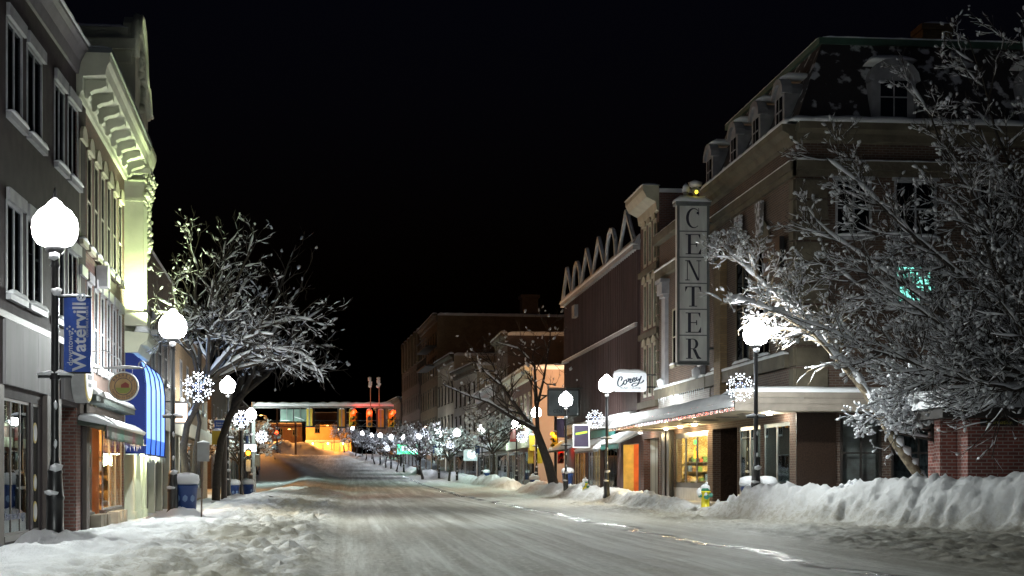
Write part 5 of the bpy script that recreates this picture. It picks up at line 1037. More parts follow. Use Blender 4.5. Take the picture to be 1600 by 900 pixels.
# sodium lamps
def sodium(px, t, h, lab, pw=900, c=(1, .45, .10), vis=True, xy=None):
    p = PT(px, t) if xy is None else Vector(xy); g = float(gz(p.y)); o = thing('sodium_lamp', lab, 'street lamp', (p.x, p.y, g), 0, 'orange sodium lamps')
    MB().tube([(p.x, p.y, g - .5), (p.x, p.y, g + h * .9), (p.x - .3, p.y, g + h), (p.x - 1.1, p.y, g + h + .1)], .07, 6).build('pole', BLACK, o)
    MB().blob((p.x - 1.3, p.y, g + h + .02), .35, .14, .08, jit=0).build('lamp_head', emi('sodium_glow', (1, .5, .12), 9), o); light('sodium_bulb', (p.x - 1.3, p.y, g + h - .2), c, pw, .15, o)
sodium(418, 309, 8, 'orange sodium lamp over the snow pile at the head of the street', 5200, c=(1, .40, .09)); sodium(462, 316, 5.4, 'orange sodium lamp in front of the brick house at the head of the street', 3600, c=(1, .40, .09)); sodium(522, 312, 6, 'orange sodium lamp by the yellow house porch', 2600, c=(1, .40, .09))
sodium(0, 0, 8, 'orange sodium lamp standing in the side street behind the ribbed building', 1900, xy=(17.5, 103.5), c=(1, .55, .28)); sodium(0, 0, 8, 'orange sodium lamp standing in the side street by the tan corner building', 4200, xy=(-15, 101))
# snow pile at the end
mb = MB(); rg = random.Random(4)
V = []; c_ = PT(455, 308); n1_, n2_ = 60, 16
for i in range(n1_ + 1):
    for j in range(n2_ + 1):
        a, b = i / n1_, j / n2_; x = c_.x - 9 + 20 * a; y = c_.y - 2.5 + 5 * b; h = math.sin(math.pi * a) ** .5 * math.sin(math.pi * b) * (3.4 * (1 - a) ** .8 + .8) * (1 + .7 * float(fbm(x * .5, y * .7))) ; V.append((x, y, 5.0 + h - .1))
mb.add(V, [(i * (n2_ + 1) + j, (i + 1) * (n2_ + 1) + j, (i + 1) * (n2_ + 1) + j + 1, i * (n2_ + 1) + j + 1) for i in range(n1_) for j in range(n2_)]); sp_ = mb.build('snow_pile', SNOW, None, True); sp_['label'] = 'orange-lit heap of ploughed snow at the head of the street'; sp_['category'] = 'snow pile'
#@@SIGNALS
# ------------------------------------------------------------------ traffic signals
RED = emi('red_lens', (1, .03, .01), 12); DARKL = mat('dark_lens', (.03, .03, .02), .3); AMB = emi('amber_lens', (1, .38, .02), 6)
def head(px, py, t, rz, lab, lit=None, back=False, n=3, colr=YEL, sc_=1.):
    p = PT(px, t); z = ZT(py, t); o = thing('traffic_signal', lab, 'traffic signal', (p.x, p.y, z), 0, 'traffic signal heads')
    h = .34 * n * sc_; M = Matrix.Rotation(rz, 4, 'Z')
    def tr(mb): mb.v = [tuple(M @ Vector(v) + Vector((p.x, p.y, z))) for v in mb.v]; return mb
    tr(MB().box(-.17, .17, -.08, .1, -h / 2, h / 2)).build('housing', colr, o)
    if back: tr(MB().box(-.025, .025, .1005, .13, -h / 2, h / 2 + .2)).build('hanger', mat('galvanised', (.3, .3, .3), .45, .6), o)
    if back: tr(MB().box(-.28, .28, -.096, -.082, -h / 2 - .1, h / 2 + .1)).build('backplate', BLACK, o)
    for k in range(n):
        zc = h / 2 - .17 * sc_ - k * .34 * sc_
        tr(MB().add([(.12 * math.cos(a), -.085, zc + .12 * math.sin(a)) for a in np.linspace(0, 2 * math.pi, 13)[:-1]], [tuple(range(12))])).build('lens', (lit[1] if lit and lit[0] == k else DARKL), o)
        v = MB(); A = np.linspace(R(-20), R(200), 9); v.add([(.14 * math.cos(a), -.085, zc + .14 * math.sin(a)) for a in A] + [(.14 * math.cos(a), -.34, zc + .14 * math.sin(a) + .02) for a in A], [(i, i + 1, i + 10, i + 9) for i in range(8)]); tr(v).build('visor', colr, o)
    s = MB(); s.snowbar((p.x - .15, p.y, z + h / 2), (p.x + .15, p.y, z + h / 2), .25, .12, int(px)); s.build('snow', SNOW, o, True)
    if lit: q = M @ Vector((0, -.42, 0)); light('lens_glow', (p.x + q.x, p.y + q.y, z + h / 2 - .17 - .34 * lit[0]), (1, .05, .02) if lit[1] is RED else (1, .5, .05), 22, .1, o)
    return o
tM = 92; pl = PT(396, tM); pr_ = PT(615, tM); zm = ZT(636, tM)
ma = thing('signal_mast', 'long snow-topped steel mast arm carrying the signals across the street', 'signal mast', (pl.x, pl.y, 0))
MB().tube([(pl.x, pl.y, -.3), (pl.x, pl.y, zm + .3)], [.16, .11], 8).build('pole', mat('galvanised', (.3, .3, .3), .45, .6), ma)
MB().tube([(pl.x, pl.y, zm), (pr_.x, pr_.y, zm + .02)], [.09, .06], 8).build('arm', mat('galvanised', (.3, .3, .3), .45, .6), ma)
mb = MB(); mb.snowbar((pl.x, pl.y, zm + .06), (pr_.x, pr_.y, zm + .06), .26, .24, 5); mb.build('snow', SNOW, ma, True)
for px, top in ((579, 604), (592.5, 604)):
    q = PT(px, tM - .25); zt_ = ZT(top, tM); mb = MB(); mb.tube([(q.x, q.y, zm - .7), (q.x, q.y, zt_)], .028, 5); r_o = mb.build('antenna', mat('rust_pole', (.35, .2, .12), .6), ma); s = MB(); rg = random.Random(int(px)); [s.blob((q.x + rg.uniform(-.08, .08), q.y, zt_ + .12 * k), .12, .1, .1, rng=rg) for k in range(5)]; s.build('snow', SNOW, r_o, True)
zh = 652
head(484, zh, tM, R(165), 'yellow signal head seen from behind, alone near the middle of the mast arm', back=True)
head(534, zh + 1, tM, R(180), 'yellow signal head seen from behind, first of the group under the arm', back=True)
head(550.5, zh + 1, tM, R(25), 'signal head with a lit red lens beside the first back-turned head', lit=(0, RED))
head(577, zh + 2, tM, R(5), 'signal head with a lit red lens under the antenna nearer the mast pole', lit=(0, RED))
head(595, zh + 2, tM, R(180), 'yellow signal head seen from behind, under the antenna nearer the arm tip', back=True)
head(611, zh + 2, tM, R(25), 'signal head with a lit red lens at the tip of the mast arm', lit=(0, RED))
for px, lab in ((448, 'square pale green lane sign hung from the mast arm, nearer its pole'), (469, 'square green-grey lane sign with a bright streak of snow hung from the mast arm')):
    q = PT(px, tM); z = ZT(649, tM); o = thing('lane_sign', lab, 'sign', (q.x, q.y, z)); MB().box(q.x - .36, q.x + .36, q.y - .02, q.y + .02, z - .36, z + .36).build('plate', mat('lane_green', (.16, .22, .19), .5, c2=(.11, .16, .14), nscale=3, emit=(.5, .8, .65), es=.03), o)
    mb = MB(); mb.box(q.x - .02, q.x + .02, q.y - .05, q.y - .021, z - .38, z + .42).box(q.x - .38, q.x - .361, q.y - .03, q.y + .03, z - .38, z + .38).box(q.x + .361, q.x + .38, q.y - .03, q.y + .03, z - .38, z + .38); mb.build('bracket', mat('galvanised', (.3, .3, .3), .45, .6), o)
    mb = MB(); mb.snowbar((q.x - .36, q.y - .04, z - (.33 if px < 460 else .1)), (q.x + .36, q.y - .04, z - (.33 if px < 460 else .34)), .07, .05, 4); mb.build('snow', SNOW, o, True)
# second truss far up the street
tT = 215; a = PT(405, tT); b = PT(626, tT); z_ = ZT(666, tT)
tr_ = thing('sign_truss', 'thin snow-dusted lattice truss spanning the street up on the hill', 'truss', (a.x, a.y, gz(a.y)))
mb = MB(); 
for zz in (0, .8): mb.tube([(a.x, a.y, z_ + zz), (b.x, b.y, z_ + zz)], .07, 5)
for k in range(18): x0 = a.x + (b.x - a.x) * k / 18; x1 = a.x + (b.x - a.x) * (k + 1) / 18; y0 = a.y + (b.y - a.y) * k / 18; mb.tube([(x0, y0, z_ + (0 if k % 2 else .8)), (x1, y0, z_ + (.8 if k % 2 else 0))], .04, 4)
mb.build('lattice', mat('galvanised', (.3, .3, .3), .45, .6), tr_); mb = MB(); mb.tube([(a.x, a.y, gz(a.y) - .5), (a.x, a.y, z_ + .8)], .15, 6); mb.tube([(b.x, b.y, gz(b.y) - .5), (b.x, b.y, z_ + .8)], .15, 6); mb.build('post', mat('galvanised', (.3, .3, .3), .45, .6), tr_)
# utility poles by the orange snow
for px, t, top, lab in ((433, 296, 636, 'wooden pole with a small red signal lamp in front of the orange-lit snow pile'), (462, 298, 657, 'shorter wooden pole before the brick house at the head of the street')):
    q = PT(px, t); g = float(gz(q.y)); o = thing('utility_pole', lab, 'pole', (q.x, q.y, g)); MB().tube([(q.x, q.y, g - .3), (q.x, q.y, ZT(top, t))], [.22, .18], 7).build('post', mat('pole_wood', (.25, .15, .08), .85), o)
    if px == 433: MB().blob((q.x - .1, q.y - .35, ZT(676, t)), .42).build('red_lamp', emi('red_dim', (1, .08, .02), 4), o)
def post(px, t, top, r, lab, m=BLACK, name='signal_post', rt=None):
    q = PT(px, t); g = hz(q.x, q.y); o = thing(name, lab, 'post', (q.x, q.y, g)); MB().tube([(q.x, q.y, g - .3), (q.x, q.y, ZT(top, t))], [r, rt or r], 8).build('shaft', m, o)
    s = MB(); rg = random.Random(int(px)); [s.blob((q.x + .3 * math.cos(k), q.y + .3 * math.sin(k), g), .25, .2, .15, rng=rg) for k in range(6)]; s.blob((q.x, q.y, ZT(top, t)), r * 1.3, r * 1.3, .07, rng=rg); s.build('snow', SNOW, o, True); return o
post(377, 84, 672, .11, 'black signal post left of the orange walk signal'); post(388, 86, 700, .04, 'thin post carrying the orange walk signal and a white plate', rt=.04); post(350, 60.5, 680, .12, 'thick brown post capped with snow between the left tree and the lamp', WOOD)
head(388, 708, 85.7, 0, 'walk signal glowing amber at the left corner', lit=(0, AMB), n=1, colr=WOOD)
def plate(px, py, t, w_, h_, m, lab, name='sign_plate', arm=None, txt=None, tm=None, fm=None, ts=.1):
    q = PT(px, t); z = ZT(py, t); W_ = w_ * t / FL; H_ = h_ * t / FL; o = thing(name, lab, 'sign', (q.x, q.y, z - H_ / 2)); MB().box(q.x - W_ / 2, q.x + W_ / 2, q.y - .012, q.y + .012, z - H_ / 2, z + H_ / 2).build('plate', m, o)
    if fm: mb = MB(); mb.box(q.x - W_ / 2 - .02, q.x + W_ / 2 + .02, q.y - .02, q.y + .02, z + H_ / 2, z + H_ / 2 + .04).box(q.x - W_ / 2 - .02, q.x + W_ / 2 + .02, q.y - .02, q.y + .02, z - H_ / 2 - .04, z - H_ / 2); mb.build('frame', fm, o)
    mb = MB(); mb.snowbar((q.x - W_ / 2, q.y, z + H_ / 2), (q.x + W_ / 2, q.y, z + H_ / 2), .07, .05, int(px)); mb.build('snow', SNOW, o, True)
    if txt:
        for i, s_ in enumerate(txt): text('lettering', s_, ts, (q.x, q.y - .014, z + ts * .55 * (len(txt) - 1) - i * ts * 1.15), (1, 0, 0), (0, 0, 1), tm, o, .002)
    return o
plate(388, 728, 85.5, 7, 17, mat('sign_white', (.75, .75, .73), .5), 'small white plate under the walk signal'); plate(402, 720, 88.5, 8, 18, mat('box_beige', (.4, .38, .3), .5), 'beige control box on the mast pole', 'control_box')
plate(343.5, 663, 60.2, 17, 13, mat('street_blue', (.03, .09, .38), .45), 'small blue street sign with two white lines between the left trees', 'street_sign', txt=('Castle at', 'Exports'), tm=mat('letter_white', (.8, .8, .76), .5), ts=.085)
# parking sign by the blue bin
q = PT(314, 35.8); g = hz(q.x, q.y); o = thing('parking_sign', 'grey parking sign seen from behind on a thin snow-flecked post beside the blue bin', 'sign', (q.x, q.y, g)); zt_ = ZT(694, 35.8)
MB().tube([(q.x, q.y, g - .3), (q.x + .05, q.y, zt_)], .02, 6).build('post', mat('rust_post', (.12, .08, .06), .7), o); MB().box(q.x - .08, q.x + .2, q.y - .045, q.y - .03, ZT(721, 35.8), zt_ + .03).build('plate', mat('sign_back', (.28, .28, .28), .5), o); MB().snowbar((q.x - .08, q.y - .03, zt_ + .03), (q.x + .2, q.y - .03, zt_ + .03), .06, .05).build('snow', SNOW, o, True)
# right corner signals
post(868, 93.3, 650, .09, 'black signal post at the right corner past the grey hanging sign'); post(833, 101, 690, .09, 'black signal post carrying the yellow boxes across the side street'); 
head(867, 688, 92.8, R(-35), 'upper yellow signal head on the right corner post', lit=(0, AMB)); head(876, 711, 92.2, R(8), 'red-lit signal head low on the right corner post', lit=(0, RED), colr=mat('red_case', (.3, .05, .03), .5))
head(831, 692, 100.2, R(180), 'upper yellow signal head seen from behind beyond the crossing'); head(829.5, 712, 100.4, R(160), 'lower yellow signal head at the left of its post beyond the crossing'); head(843, 712, 100.4, R(200), 'lower yellow signal head at the right of its post beyond the crossing'); head(833, 748, 100, R(180), 'small yellow walk signal near the foot of the post beyond the crossing', n=2, sc_=.7)
head(339, 684, 60.9, R(170), 'yellow signal head seen from behind beside the left trees', n=2, sc_=.8)
# ------------------------------------------------------------------ banners and snowflakes
def banner(i, px, py, w_, h_, cc, lab, side, words=False, c2=None):
    x, y, z = LP[i]; t = depth(x, y); W_ = w_ * t / FL; H_ = h_ * t / FL; q = PT(px, t); zc = ZT(py, t); o = thing('banner', lab, 'banner', (q.x, y, zc - H_ / 2))
    V = []; n = 8
    for a in range(n + 1):
        for b in range(n + 1): V.append((q.x - W_ / 2 + W_ * a / n, y - .01 + .025 * math.sin(a * .8 + b * .3), zc - H_ / 2 + H_ * b / n))
    MB().add(V, [(a * (n + 1) + b, (a + 1) * (n + 1) + b, (a + 1) * (n + 1) + b + 1, a * (n + 1) + b + 1) for a in range(n) for b in range(n)]).build('cloth', cc, o, True)
    mb = MB(); [mb.tube([(x, y, zz), (q.x + side * W_ / 2 * 1.08, y, zz)], .014, 5) for zz in (zc + H_ / 2 + .01, zc - H_ / 2 - .01)]; mb.build('arm', BLACK, o)
    s = MB(); s.snowbar((x, y, zc + H_ / 2 + .02), (q.x + side * W_ / 2, y, zc + H_ / 2 + .02), .05, .035, i); s.blob((x + .02, y, zc + H_ / 2 + .08), .09, .08, .09); s.build('snow', SNOW, o, True)
    return o, q.x, y - .042, zc, W_, H_
BB = mat('banner_blue', (.035, .095, .42), .7, c2=(.03, .085, .37), nscale=14)
bo, bx, by, bz, bw, bh = banner(0, 120, 523, 41, 116, BB, 'large blue cloth banner with white sideways lettering on the lamp by the grey shopfront', 1)
LW = mat('letter_pale', (.62, .66, .74), .6)
text('lettering', 'Waterville', .265, (bx + .045, by, bz + .04), (0, 0, 1), (-1, 0, 0), LW, bo, .003, bold=.006); text('lettering', 'downtown', .115, (bx - .092, by, bz - .2), (0, 0, 1), (-1, 0, 0), LW, bo, .003); text('lettering', 'CONVERGE & CREATE', .045, (bx + .15, by, bz + .19), (0, 0, 1), (-1, 0, 0), LW, bo, .003)
mb = MB(); 
for a, b in ((-.10, .05), (-.06, .02), (-.055, .08), (-.02, .05), (-.1, .115), (-.135, .085)): cx_, cz_ = bx + a, bz + b + .0; d_ = .019; mb.prism([(cx_ - d_, by, cz_), (cx_, by, cz_ - d_), (cx_ + d_, by, cz_), (cx_, by, cz_ + d_)], (0, .003, 0))
mb.build('emblem', LW, bo)
rg = random.Random(2); mb = MB()
for i in range(46): x_, z_ = bx + rg.uniform(-bw / 2, bw / 2) * .94, bz + rg.uniform(-.5, .5) * bh * .95; mb.prism([(x_ + .006 * math.cos(a), by + .008, z_ + .006 * math.sin(a)) for a in np.linspace(0, 6.28, 6)[:-1]], (0, .001, 0))
mb.build('printed_dot', mat('dot_blue', (.16, .26, .6), .7), bo)
banner(7, 876, 669, 12, 28, mat('banner_purple', (.06, .04, .09), .7), 'dark purple banner on the lamp before the grey hanging sign', -1); banner(9, 802, 680, 10, 20, mat('banner_red', (.4, .06, .06), .7, c2=(.5, .35, .35), nscale=2), 'red and white banner on the lamp with the red-lit pole', -1); banner(10, 746, 703, 7, 16, mat('banner_navy', (.03, .06, .15), .7), 'small navy banner on the lamp before the dark storefront', -1); banner(12, 680, 702, 7, 16, BB, 'small blue banner on the lamp before the cream building', -1)
banner(3, 386, 690, 5, 18, mat('banner_navy', (.03, .06, .15), .7), 'narrow navy banner on the left corner lamp', -1)
FLK = emi('flake_bulb', (.86, .92, 1), 9); FLB = emi('flake_blue', (.35, .45, 1), 4)
fk = local('snowflake_light', '', 'decoration'); mb = MB(); bl = MB(); bb = MB(); rg = random.Random(1)
for k in range(6):
    a = k * math.pi / 3 + math.pi / 2; d = Vector((math.cos(a), 0, math.sin(a))); nn_ = Vector((-d.z, 0, d.x)); mb.tube([(0, 0, 0), d * .46], .009, 4)
    for f in (.1, .19, .28, .37, .46): bl.blob(d * f + Vector((0, -.02, 0)), .021, rng=rg, jit=0)
    for f in (.22, .34):
        for s_ in (-1, 1):
            e = d * f + (d * .13 + nn_ * s_ * .14); mb.tube([d * f, e], .007, 4); bl.blob(d * f + (d * .065 + nn_ * s_ * .07) + Vector((0, -.02, 0)), .02, jit=0); bl.blob(e + Vector((0, -.02, 0)), .021, jit=0)
    bb.blob(d * .14 + nn_ * .07 + Vector((0, -.02, 0)), .018, jit=0)
mb.tube([(-.62, .02, .05), (0, .02, .05)], .01, 4); mb.build('frame', TRIM, fk); bl.build('bulbs', FLK, fk, recalc=False); bb.build('blue_bulbs', FLB, fk, recalc=False)
FL_ = [(310, 605, 1, 1), (377, 655, 2, 2), (409, 683, 3, 3), (1157, 605, 5, 5), (930, 655, 6, 6), (816, 683, 8, 8), (704, 695, 11, 11), (647, 704, 13, 13), (605, 700, 14, 14), (737, 710, 10, 10)]
FLL = ['snowflake light in front of the left snowy tree', 'snowflake light on the lamp behind the left tree, near the blue street sign', 'snowflake light on the left corner lamp under the mast arm', 'snow-clogged snowflake light on the lamp before the canopy corner', 'snowflake light below the white music shop sign', 'snowflake light before the forked bare trunk', 'snowflake light on the cream building corner lamp', 'small blue-white snowflake light beside the green shop sign', 'tiny bluish snowflake light among the frosted trees on the hill', 'snowflake light before the dark storefront']
for i, (px, py, li, _) in enumerate(FL_):
    x, y, z = LP[li]; t = depth(x, y); q = PT(px, t - .05); z = ZT(py, t); first = i == 0; mir = q.x < x
    o = fk if first else dup(fk, (0, 0, 0)); o.location = (q.x, q.y, z); o['label'] = FLL[i]; o['group'] = 'lit snowflakes on the lamp posts'
    if mir: o.rotation_euler = (0, 0, math.pi)
    o.scale = (.74,) * 3
    light('flake_glow', (0, -.2, 0), (.8, .88, 1), 18, .3, o) if i < 6 else None
#@@PROPS
# ------------------------------------------------------------------ bins, hydrants, kiosk, shrubs
bn = local('litter_bin', '', 'litter bin'); MB().lathe([(.21, 0), (.235, .05), (.27, .6), (.29, .62), (.29, .68), (.24, .69)], seg=16).build('body', BLUE, bn, True); mb = MB(); mb.lathe([(.22, .16), (.248, .165), (.248, .18), (.22, .185)], seg=16)
mb = MB(); rg = random.Random(6); mb.lathe([(.24, .691), (.31, .72), (.33, .8), (.29, .92), (.16, .97), (.03, .98)], seg=14); mb.v = [(a * (1 + rg.uniform(-.05, .05)), b, c) for a, b, c in mb.v]; mb.build('snow', SNOW, bn, True)
mb = MB()
for k in (0, 2, 4): a = -math.pi / 2 + (k - 2) * .35; mb.blob((.262 * math.cos(a), .262 * math.sin(a), .36), .07, .01, .09, ax=(-math.sin(a), math.cos(a), 0), jit=0)
mb.build('emblem', mat('bin_pale', (.2, .3, .5), .6), bn)
BN = [(291, 37.0, 'blue litter bin with a thick snow cap beside the second left lamp'), (365, 72, 'small blue bin under the left trees behind the snow-capped post'), (388, 80, 'blue bin at the foot of the left corner posts'), (1173, 42.5, 'blue snow-capped bin left of the lamp before the theatre windows'), (1197, 43.5, 'blue snow-capped bin right of the lamp before the theatre windows'), (887, 77, 'dark bin with a tall snow cap by the lamp under the grey hanging sign'), (835, 97, 'blue bin behind the snow mound by the forked trunk'), (760, 130, 'distant bin with a snow cap before the dark storefront')]
for i, (px, t, lab) in enumerate(BN):
    q = PT(px, t); z = hz(q.x, q.y) - .02; 
    if px > 1100: z = .14
    o = bn if i == 0 else dup(bn, (0, 0, 0)); o.location = (q.x, q.y, z); o['label'] = lab; o['group'] = 'blue litter bins'; o.rotation_euler = (0, 0, i * .7)
hy = local('fire_hydrant', '', 'fire hydrant'); MB().lathe([(.16, -.2), (.16, .05), (.12, .07), (.115, .5), (.15, .52), (.15, .56)], seg=14).build('barrel', HYD, hy, True)
mb = MB(); mb.lathe([(.135, .561), (.13, .64), (.08, .71), (.03, .73), (.03, .78)], seg=12); mb.build('bonnet', GRNP, hy, True)
mb = MB(); [mb.tube([(s_ * .1, 0, .44), (s_ * .2, 0, .44)], .06, 8) for s_ in (-1, 1)]; mb.tube([(0, -.1, .4), (0, -.2, .4)], .075, 8); mb.build('nozzle', GRNP, hy)
mb = MB(); rg = random.Random(9); mb.blob((0, 0, .66), .17, .17, .13, rng=rg); mb.blob((-.17, 0, .5), .09, .09, .15, rng=rg); mb.blob((-.02, -.17, .46), .06, .05, .06, rng=rg); mb.blob((.03, -.02, .78), .05, rng=rg); mb.build('snow', SNOW, hy, True)
q = PT(1102, 43.6); hy.location = (q.x, q.y, ZT(797, 43.6) - .02); hy['label'] = 'yellow hydrant with green caps standing clear of the snow before the dark shop entry'; hy['group'] = 'yellow hydrants'
o = dup(hy, (0, 0, 0)); q = PT(914, 70); o.location = (q.x, q.y, ZT(762, 70) - .35); o['label'] = 'yellow hydrant buried to its cap in the snow bank past the music shop sign'; o.rotation_euler = (0, 0, 1)
# kiosk
tk = 36.5; a = PT(1481, tk + .6); kz = ZT(637, tk); F = Fac((PT(1512, tk).x, PT(1512, tk).y), (1, -.06), (-.06, -1)); b_ = thing('information_kiosk', 'small brick information kiosk under a thick snow cap behind the high snow bank', 'kiosk', (F.O.x, F.O.y, .6))
mb = MB(); mb.fb(F, 0, 4.4, -.25, 0, .2, kz - .25).fb(F, 0.0, .25, -3, -.251, .4, kz - .25).fb(F, -.42, -.02, -1.2, -.75, .4, kz - .25); mb.build('wall', BRICKK, b_)
MB().fb(F, -.019, -.001, -1.1, -.8, .5, kz - .3).build('notice_board', mat('notice', (.05, .05, .06), .5), b_)
MB().fb(F, -.7, 5.0, -3.8, .3, kz - .249, kz).build('roof', mat('roof_dark', (.03, .025, .022), .7), b_)
def pillow(F, u0, u1, n0, n1, z, h, name, par, seed=0, k=26):
    V = []; 
    for i in range(k + 1):
        for j in range(k + 1):
            a, b = i / k, j / k; e = (1 - abs(2 * a - 1) ** 7) * (1 - abs(2 * b - 1) ** 7); u = u0 + (u1 - u0) * a; n = n0 + (n1 - n0) * b; V.append(F.p(u, n, z + h * (max(e, 0) ** .45) * (1 + .35 * float(fbm(u * 1.1 + seed, n * 1.1))) + (a - .2) * .12 * e))
    fs = [(i * (k + 1) + j, (i + 1) * (k + 1) + j, (i + 1) * (k + 1) + j + 1, i * (k + 1) + j + 1) for i in range(k) for j in range(k)]
    return MB().add(V, fs).build(name, SNOW, par, True)
pillow(F, -.78, 5.05, -3.85, .38, kz + .003, .56, 'snow', b_, 3)
MB().fb(F, .3, 1.2, .001, .03, kz - .43, kz - .27).build('name_board', mat('board_black', (.015, .012, .01), .6), b_); text('lettering', 'information', .135, F.p(.75, .034, kz - .35), (1, -.06, 0), (0, 0, 1), mat('letter_olive', (.30, .27, .05), .6), b_, .003)
# shrubs
for i, (px, t, w_, lab) in enumerate(((1332, 40.5, .42, 'snow-laden round shrub left of the leaning trunk'), (1402, 40, .45, 'snow-laden round shrub just left of the leaning trunk base'), (1368, 39.5, .28, 'tiny twiggy shrub showing dark through its snow between two rounder ones'))):
    q = PT(px, t); g = hz(q.x, q.y); o = thing('shrub', lab, 'shrub', (q.x, q.y, g), 0, 'snowy shrubs by the theatre'); mb = MB(); s = MB(); rg = random.Random(i)
    for k in range(60): a, e = rg.uniform(0, 6.28), rg.uniform(.1, 1.4); d = Vector((math.cos(a) * math.cos(e), math.sin(a) * math.cos(e), math.sin(e))); mb.tube([(q.x, q.y, g), Vector((q.x, q.y, g)) + d * w_ * rg.uniform(.8, 1.15)], [.012, .004], 4); c = Vector((q.x, q.y, g)) + d * w_ * rg.uniform(.75, 1.05); s.blob(c, rg.uniform(.05, .1), rng=rg) if i < 2 or k % 4 == 0 else None
    mb.build('branches', BARK, o); s.build('snow', SNOWT, o, True)
#@@TREES
# ------------------------------------------------------------------ trees
class Tree:
    def __init__(s, seed, zmin=-9): s.zmin = zmin; s.rg = random.Random(seed); s.tr = MB(); s.br = MB(); s.sn = MB()
    def snowseg(s, a, b, r, amt, big=1.):
        d = b - a; L = d.length; 
        if L < 1e-4: return
        h = math.sqrt(max(0, 1 - (d.z / L) ** 2))
        if s.rg.random() > amt * (.25 + .85 * h): return
        w_ = (r * .95 + .016 * big) * s.rg.uniform(.75, 1.3); s.sn.blob((a + b) / 2 + Vector((0, 0, r * .75 + w_ * .25)), L * s.rg.uniform(.42, .62), w_, w_ * s.rg.uniform(.7, 1.1), d / L, s.rg, .28)
    def limb(s, P, R_, lvl, seg, amt, big=1.):
        (s.tr if lvl == 0 else s.br).tube(P, R_, seg, cap=False); rg = s.rg; run = []; rad = []
        def flush():
            if len(run) > 1: rad[0] *= .35; rad[-1] *= .35; s.sn.tube(run, rad, 5 if lvl < 3 else 4)
            run.clear(); rad.clear()
        for i in range(len(P) - 1):
            a, b = Vector(P[i]), Vector(P[i + 1]); d = b - a; L = max(d.length, 1e-4); h = math.sqrt(max(0, 1 - (d.z / L) ** 2)); k = max(1, int(L / .16))
            if rg.random() > amt * (.3 + .95 * h) * (.95 if lvl > 2 else 1): flush(); continue
            for q in range(k):
                f = (q + .5) / k; r = R_[i] + (R_[i + 1] - R_[i]) * f; w_ = (r * .7 + .0125 * big * (.52 if lvl > 2 else 1.1)) * rg.uniform(.4, 1.6) * (.45 + .55 * h); run.append(a + d * f + Vector((rg.gauss(0, .006), rg.gauss(0, .006), r * .6 + w_ * .55))); rad.append(w_)
        flush()
    def grow(s, p, d, L, r, lvl, mx, nch, up=.08, spread=(25, 55), amt=.8, big=1., clump=.5, ratio=.66, wob=.16, cl=.06):
        if p.z < s.zmin and lvl > 1: return
        rg = s.rg; n = 5 if lvl < 2 else (4 if lvl < mx else 3); P = [p.copy()]; Rr = [r]; d = d.normalized()
        for i in range(n):
            d = (d + Vector((rg.gauss(0, wob), rg.gauss(0, wob), rg.gauss(0, wob) + up))).normalized(); p = p + d * L / n; P.append(p.copy()); Rr.append(max(.005, r * (1 - .6 * (i + 1) / n)))
        s.limb(P, Rr, lvl, 7 if lvl == 0 else (5 if lvl < 2 else 3), amt, big)
        if lvl >= mx:
            if rg.random() < clump: s.sn.blob(P[-1] - d * cl * .6 + Vector((0, 0, .015)), cl * rg.uniform(.5, 1.4), cl * rg.uniform(.3, .9), cl * rg.uniform(.3, .9), d, rg, .42)
            return
        k = nch[min(lvl, len(nch) - 1)]
        for i in range(k):
            f = .3 + .7 * (i + rg.random()) / k; j = min(n - 1, int(f * n)); q = P[j].lerp(P[j + 1], f * n - j); dd = (P[j + 1] - P[j]).normalized(); ax = dd.orthogonal().normalized(); ax.rotate(Matrix.Rotation(rg.uniform(0, 6.283), 3, dd)); nd = dd.copy(); nd.rotate(Matrix.Rotation(R(rg.uniform(*spread)), 3, ax))
            s.grow(q, nd, L * ratio * rg.uniform(.75, 1.2) * (1.15 - .4 * f), Rr[j] * .62, lvl + 1, mx, nch, up, spread, amt, big, clump, ratio, wob, cl)
    def finish(s, name, label, loc, group=None, bm=BARK, sm_=SNOWT):
        o = thing(name, label, 'tree', loc, 0, group); s.tr.build('trunk', bm, o, True, False); s.br.build('branches', bm, o, True, False)
        if s.sn.v: s.sn.build('snow', sm_, o, True, False)
        return o
def path(L_): return [Vector((*PT(px, t), ZT(py, t))) for px, py, t in L_]
def along(T, P, Rr, k, L, lvl, mx, nch, f0=.15, bias=(0, 0, 0), **kw):
    rg = T.rg; n = len(P) - 1
    for i in range(k):
        f = (f0 + (1 - f0) * (i + rg.random()) / k) * n; j = min(n - 1, int(f)); q = P[j].lerp(P[j + 1], f - j); dd = (P[j + 1] - P[j]).normalized(); ax = dd.orthogonal().normalized(); ax.rotate(Matrix.Rotation(rg.uniform(0, 6.283), 3, dd)); nd = dd.copy(); nd.rotate(Matrix.Rotation(R(rg.uniform(35, 75)), 3, ax)); nd = (nd + Vector(bias)).normalized()
        T.grow(q, nd, L * rg.uniform(.7, 1.25) * (1.2 - .55 * f / n), max(.012, Rr[j] * .5), lvl, mx, nch, **kw)
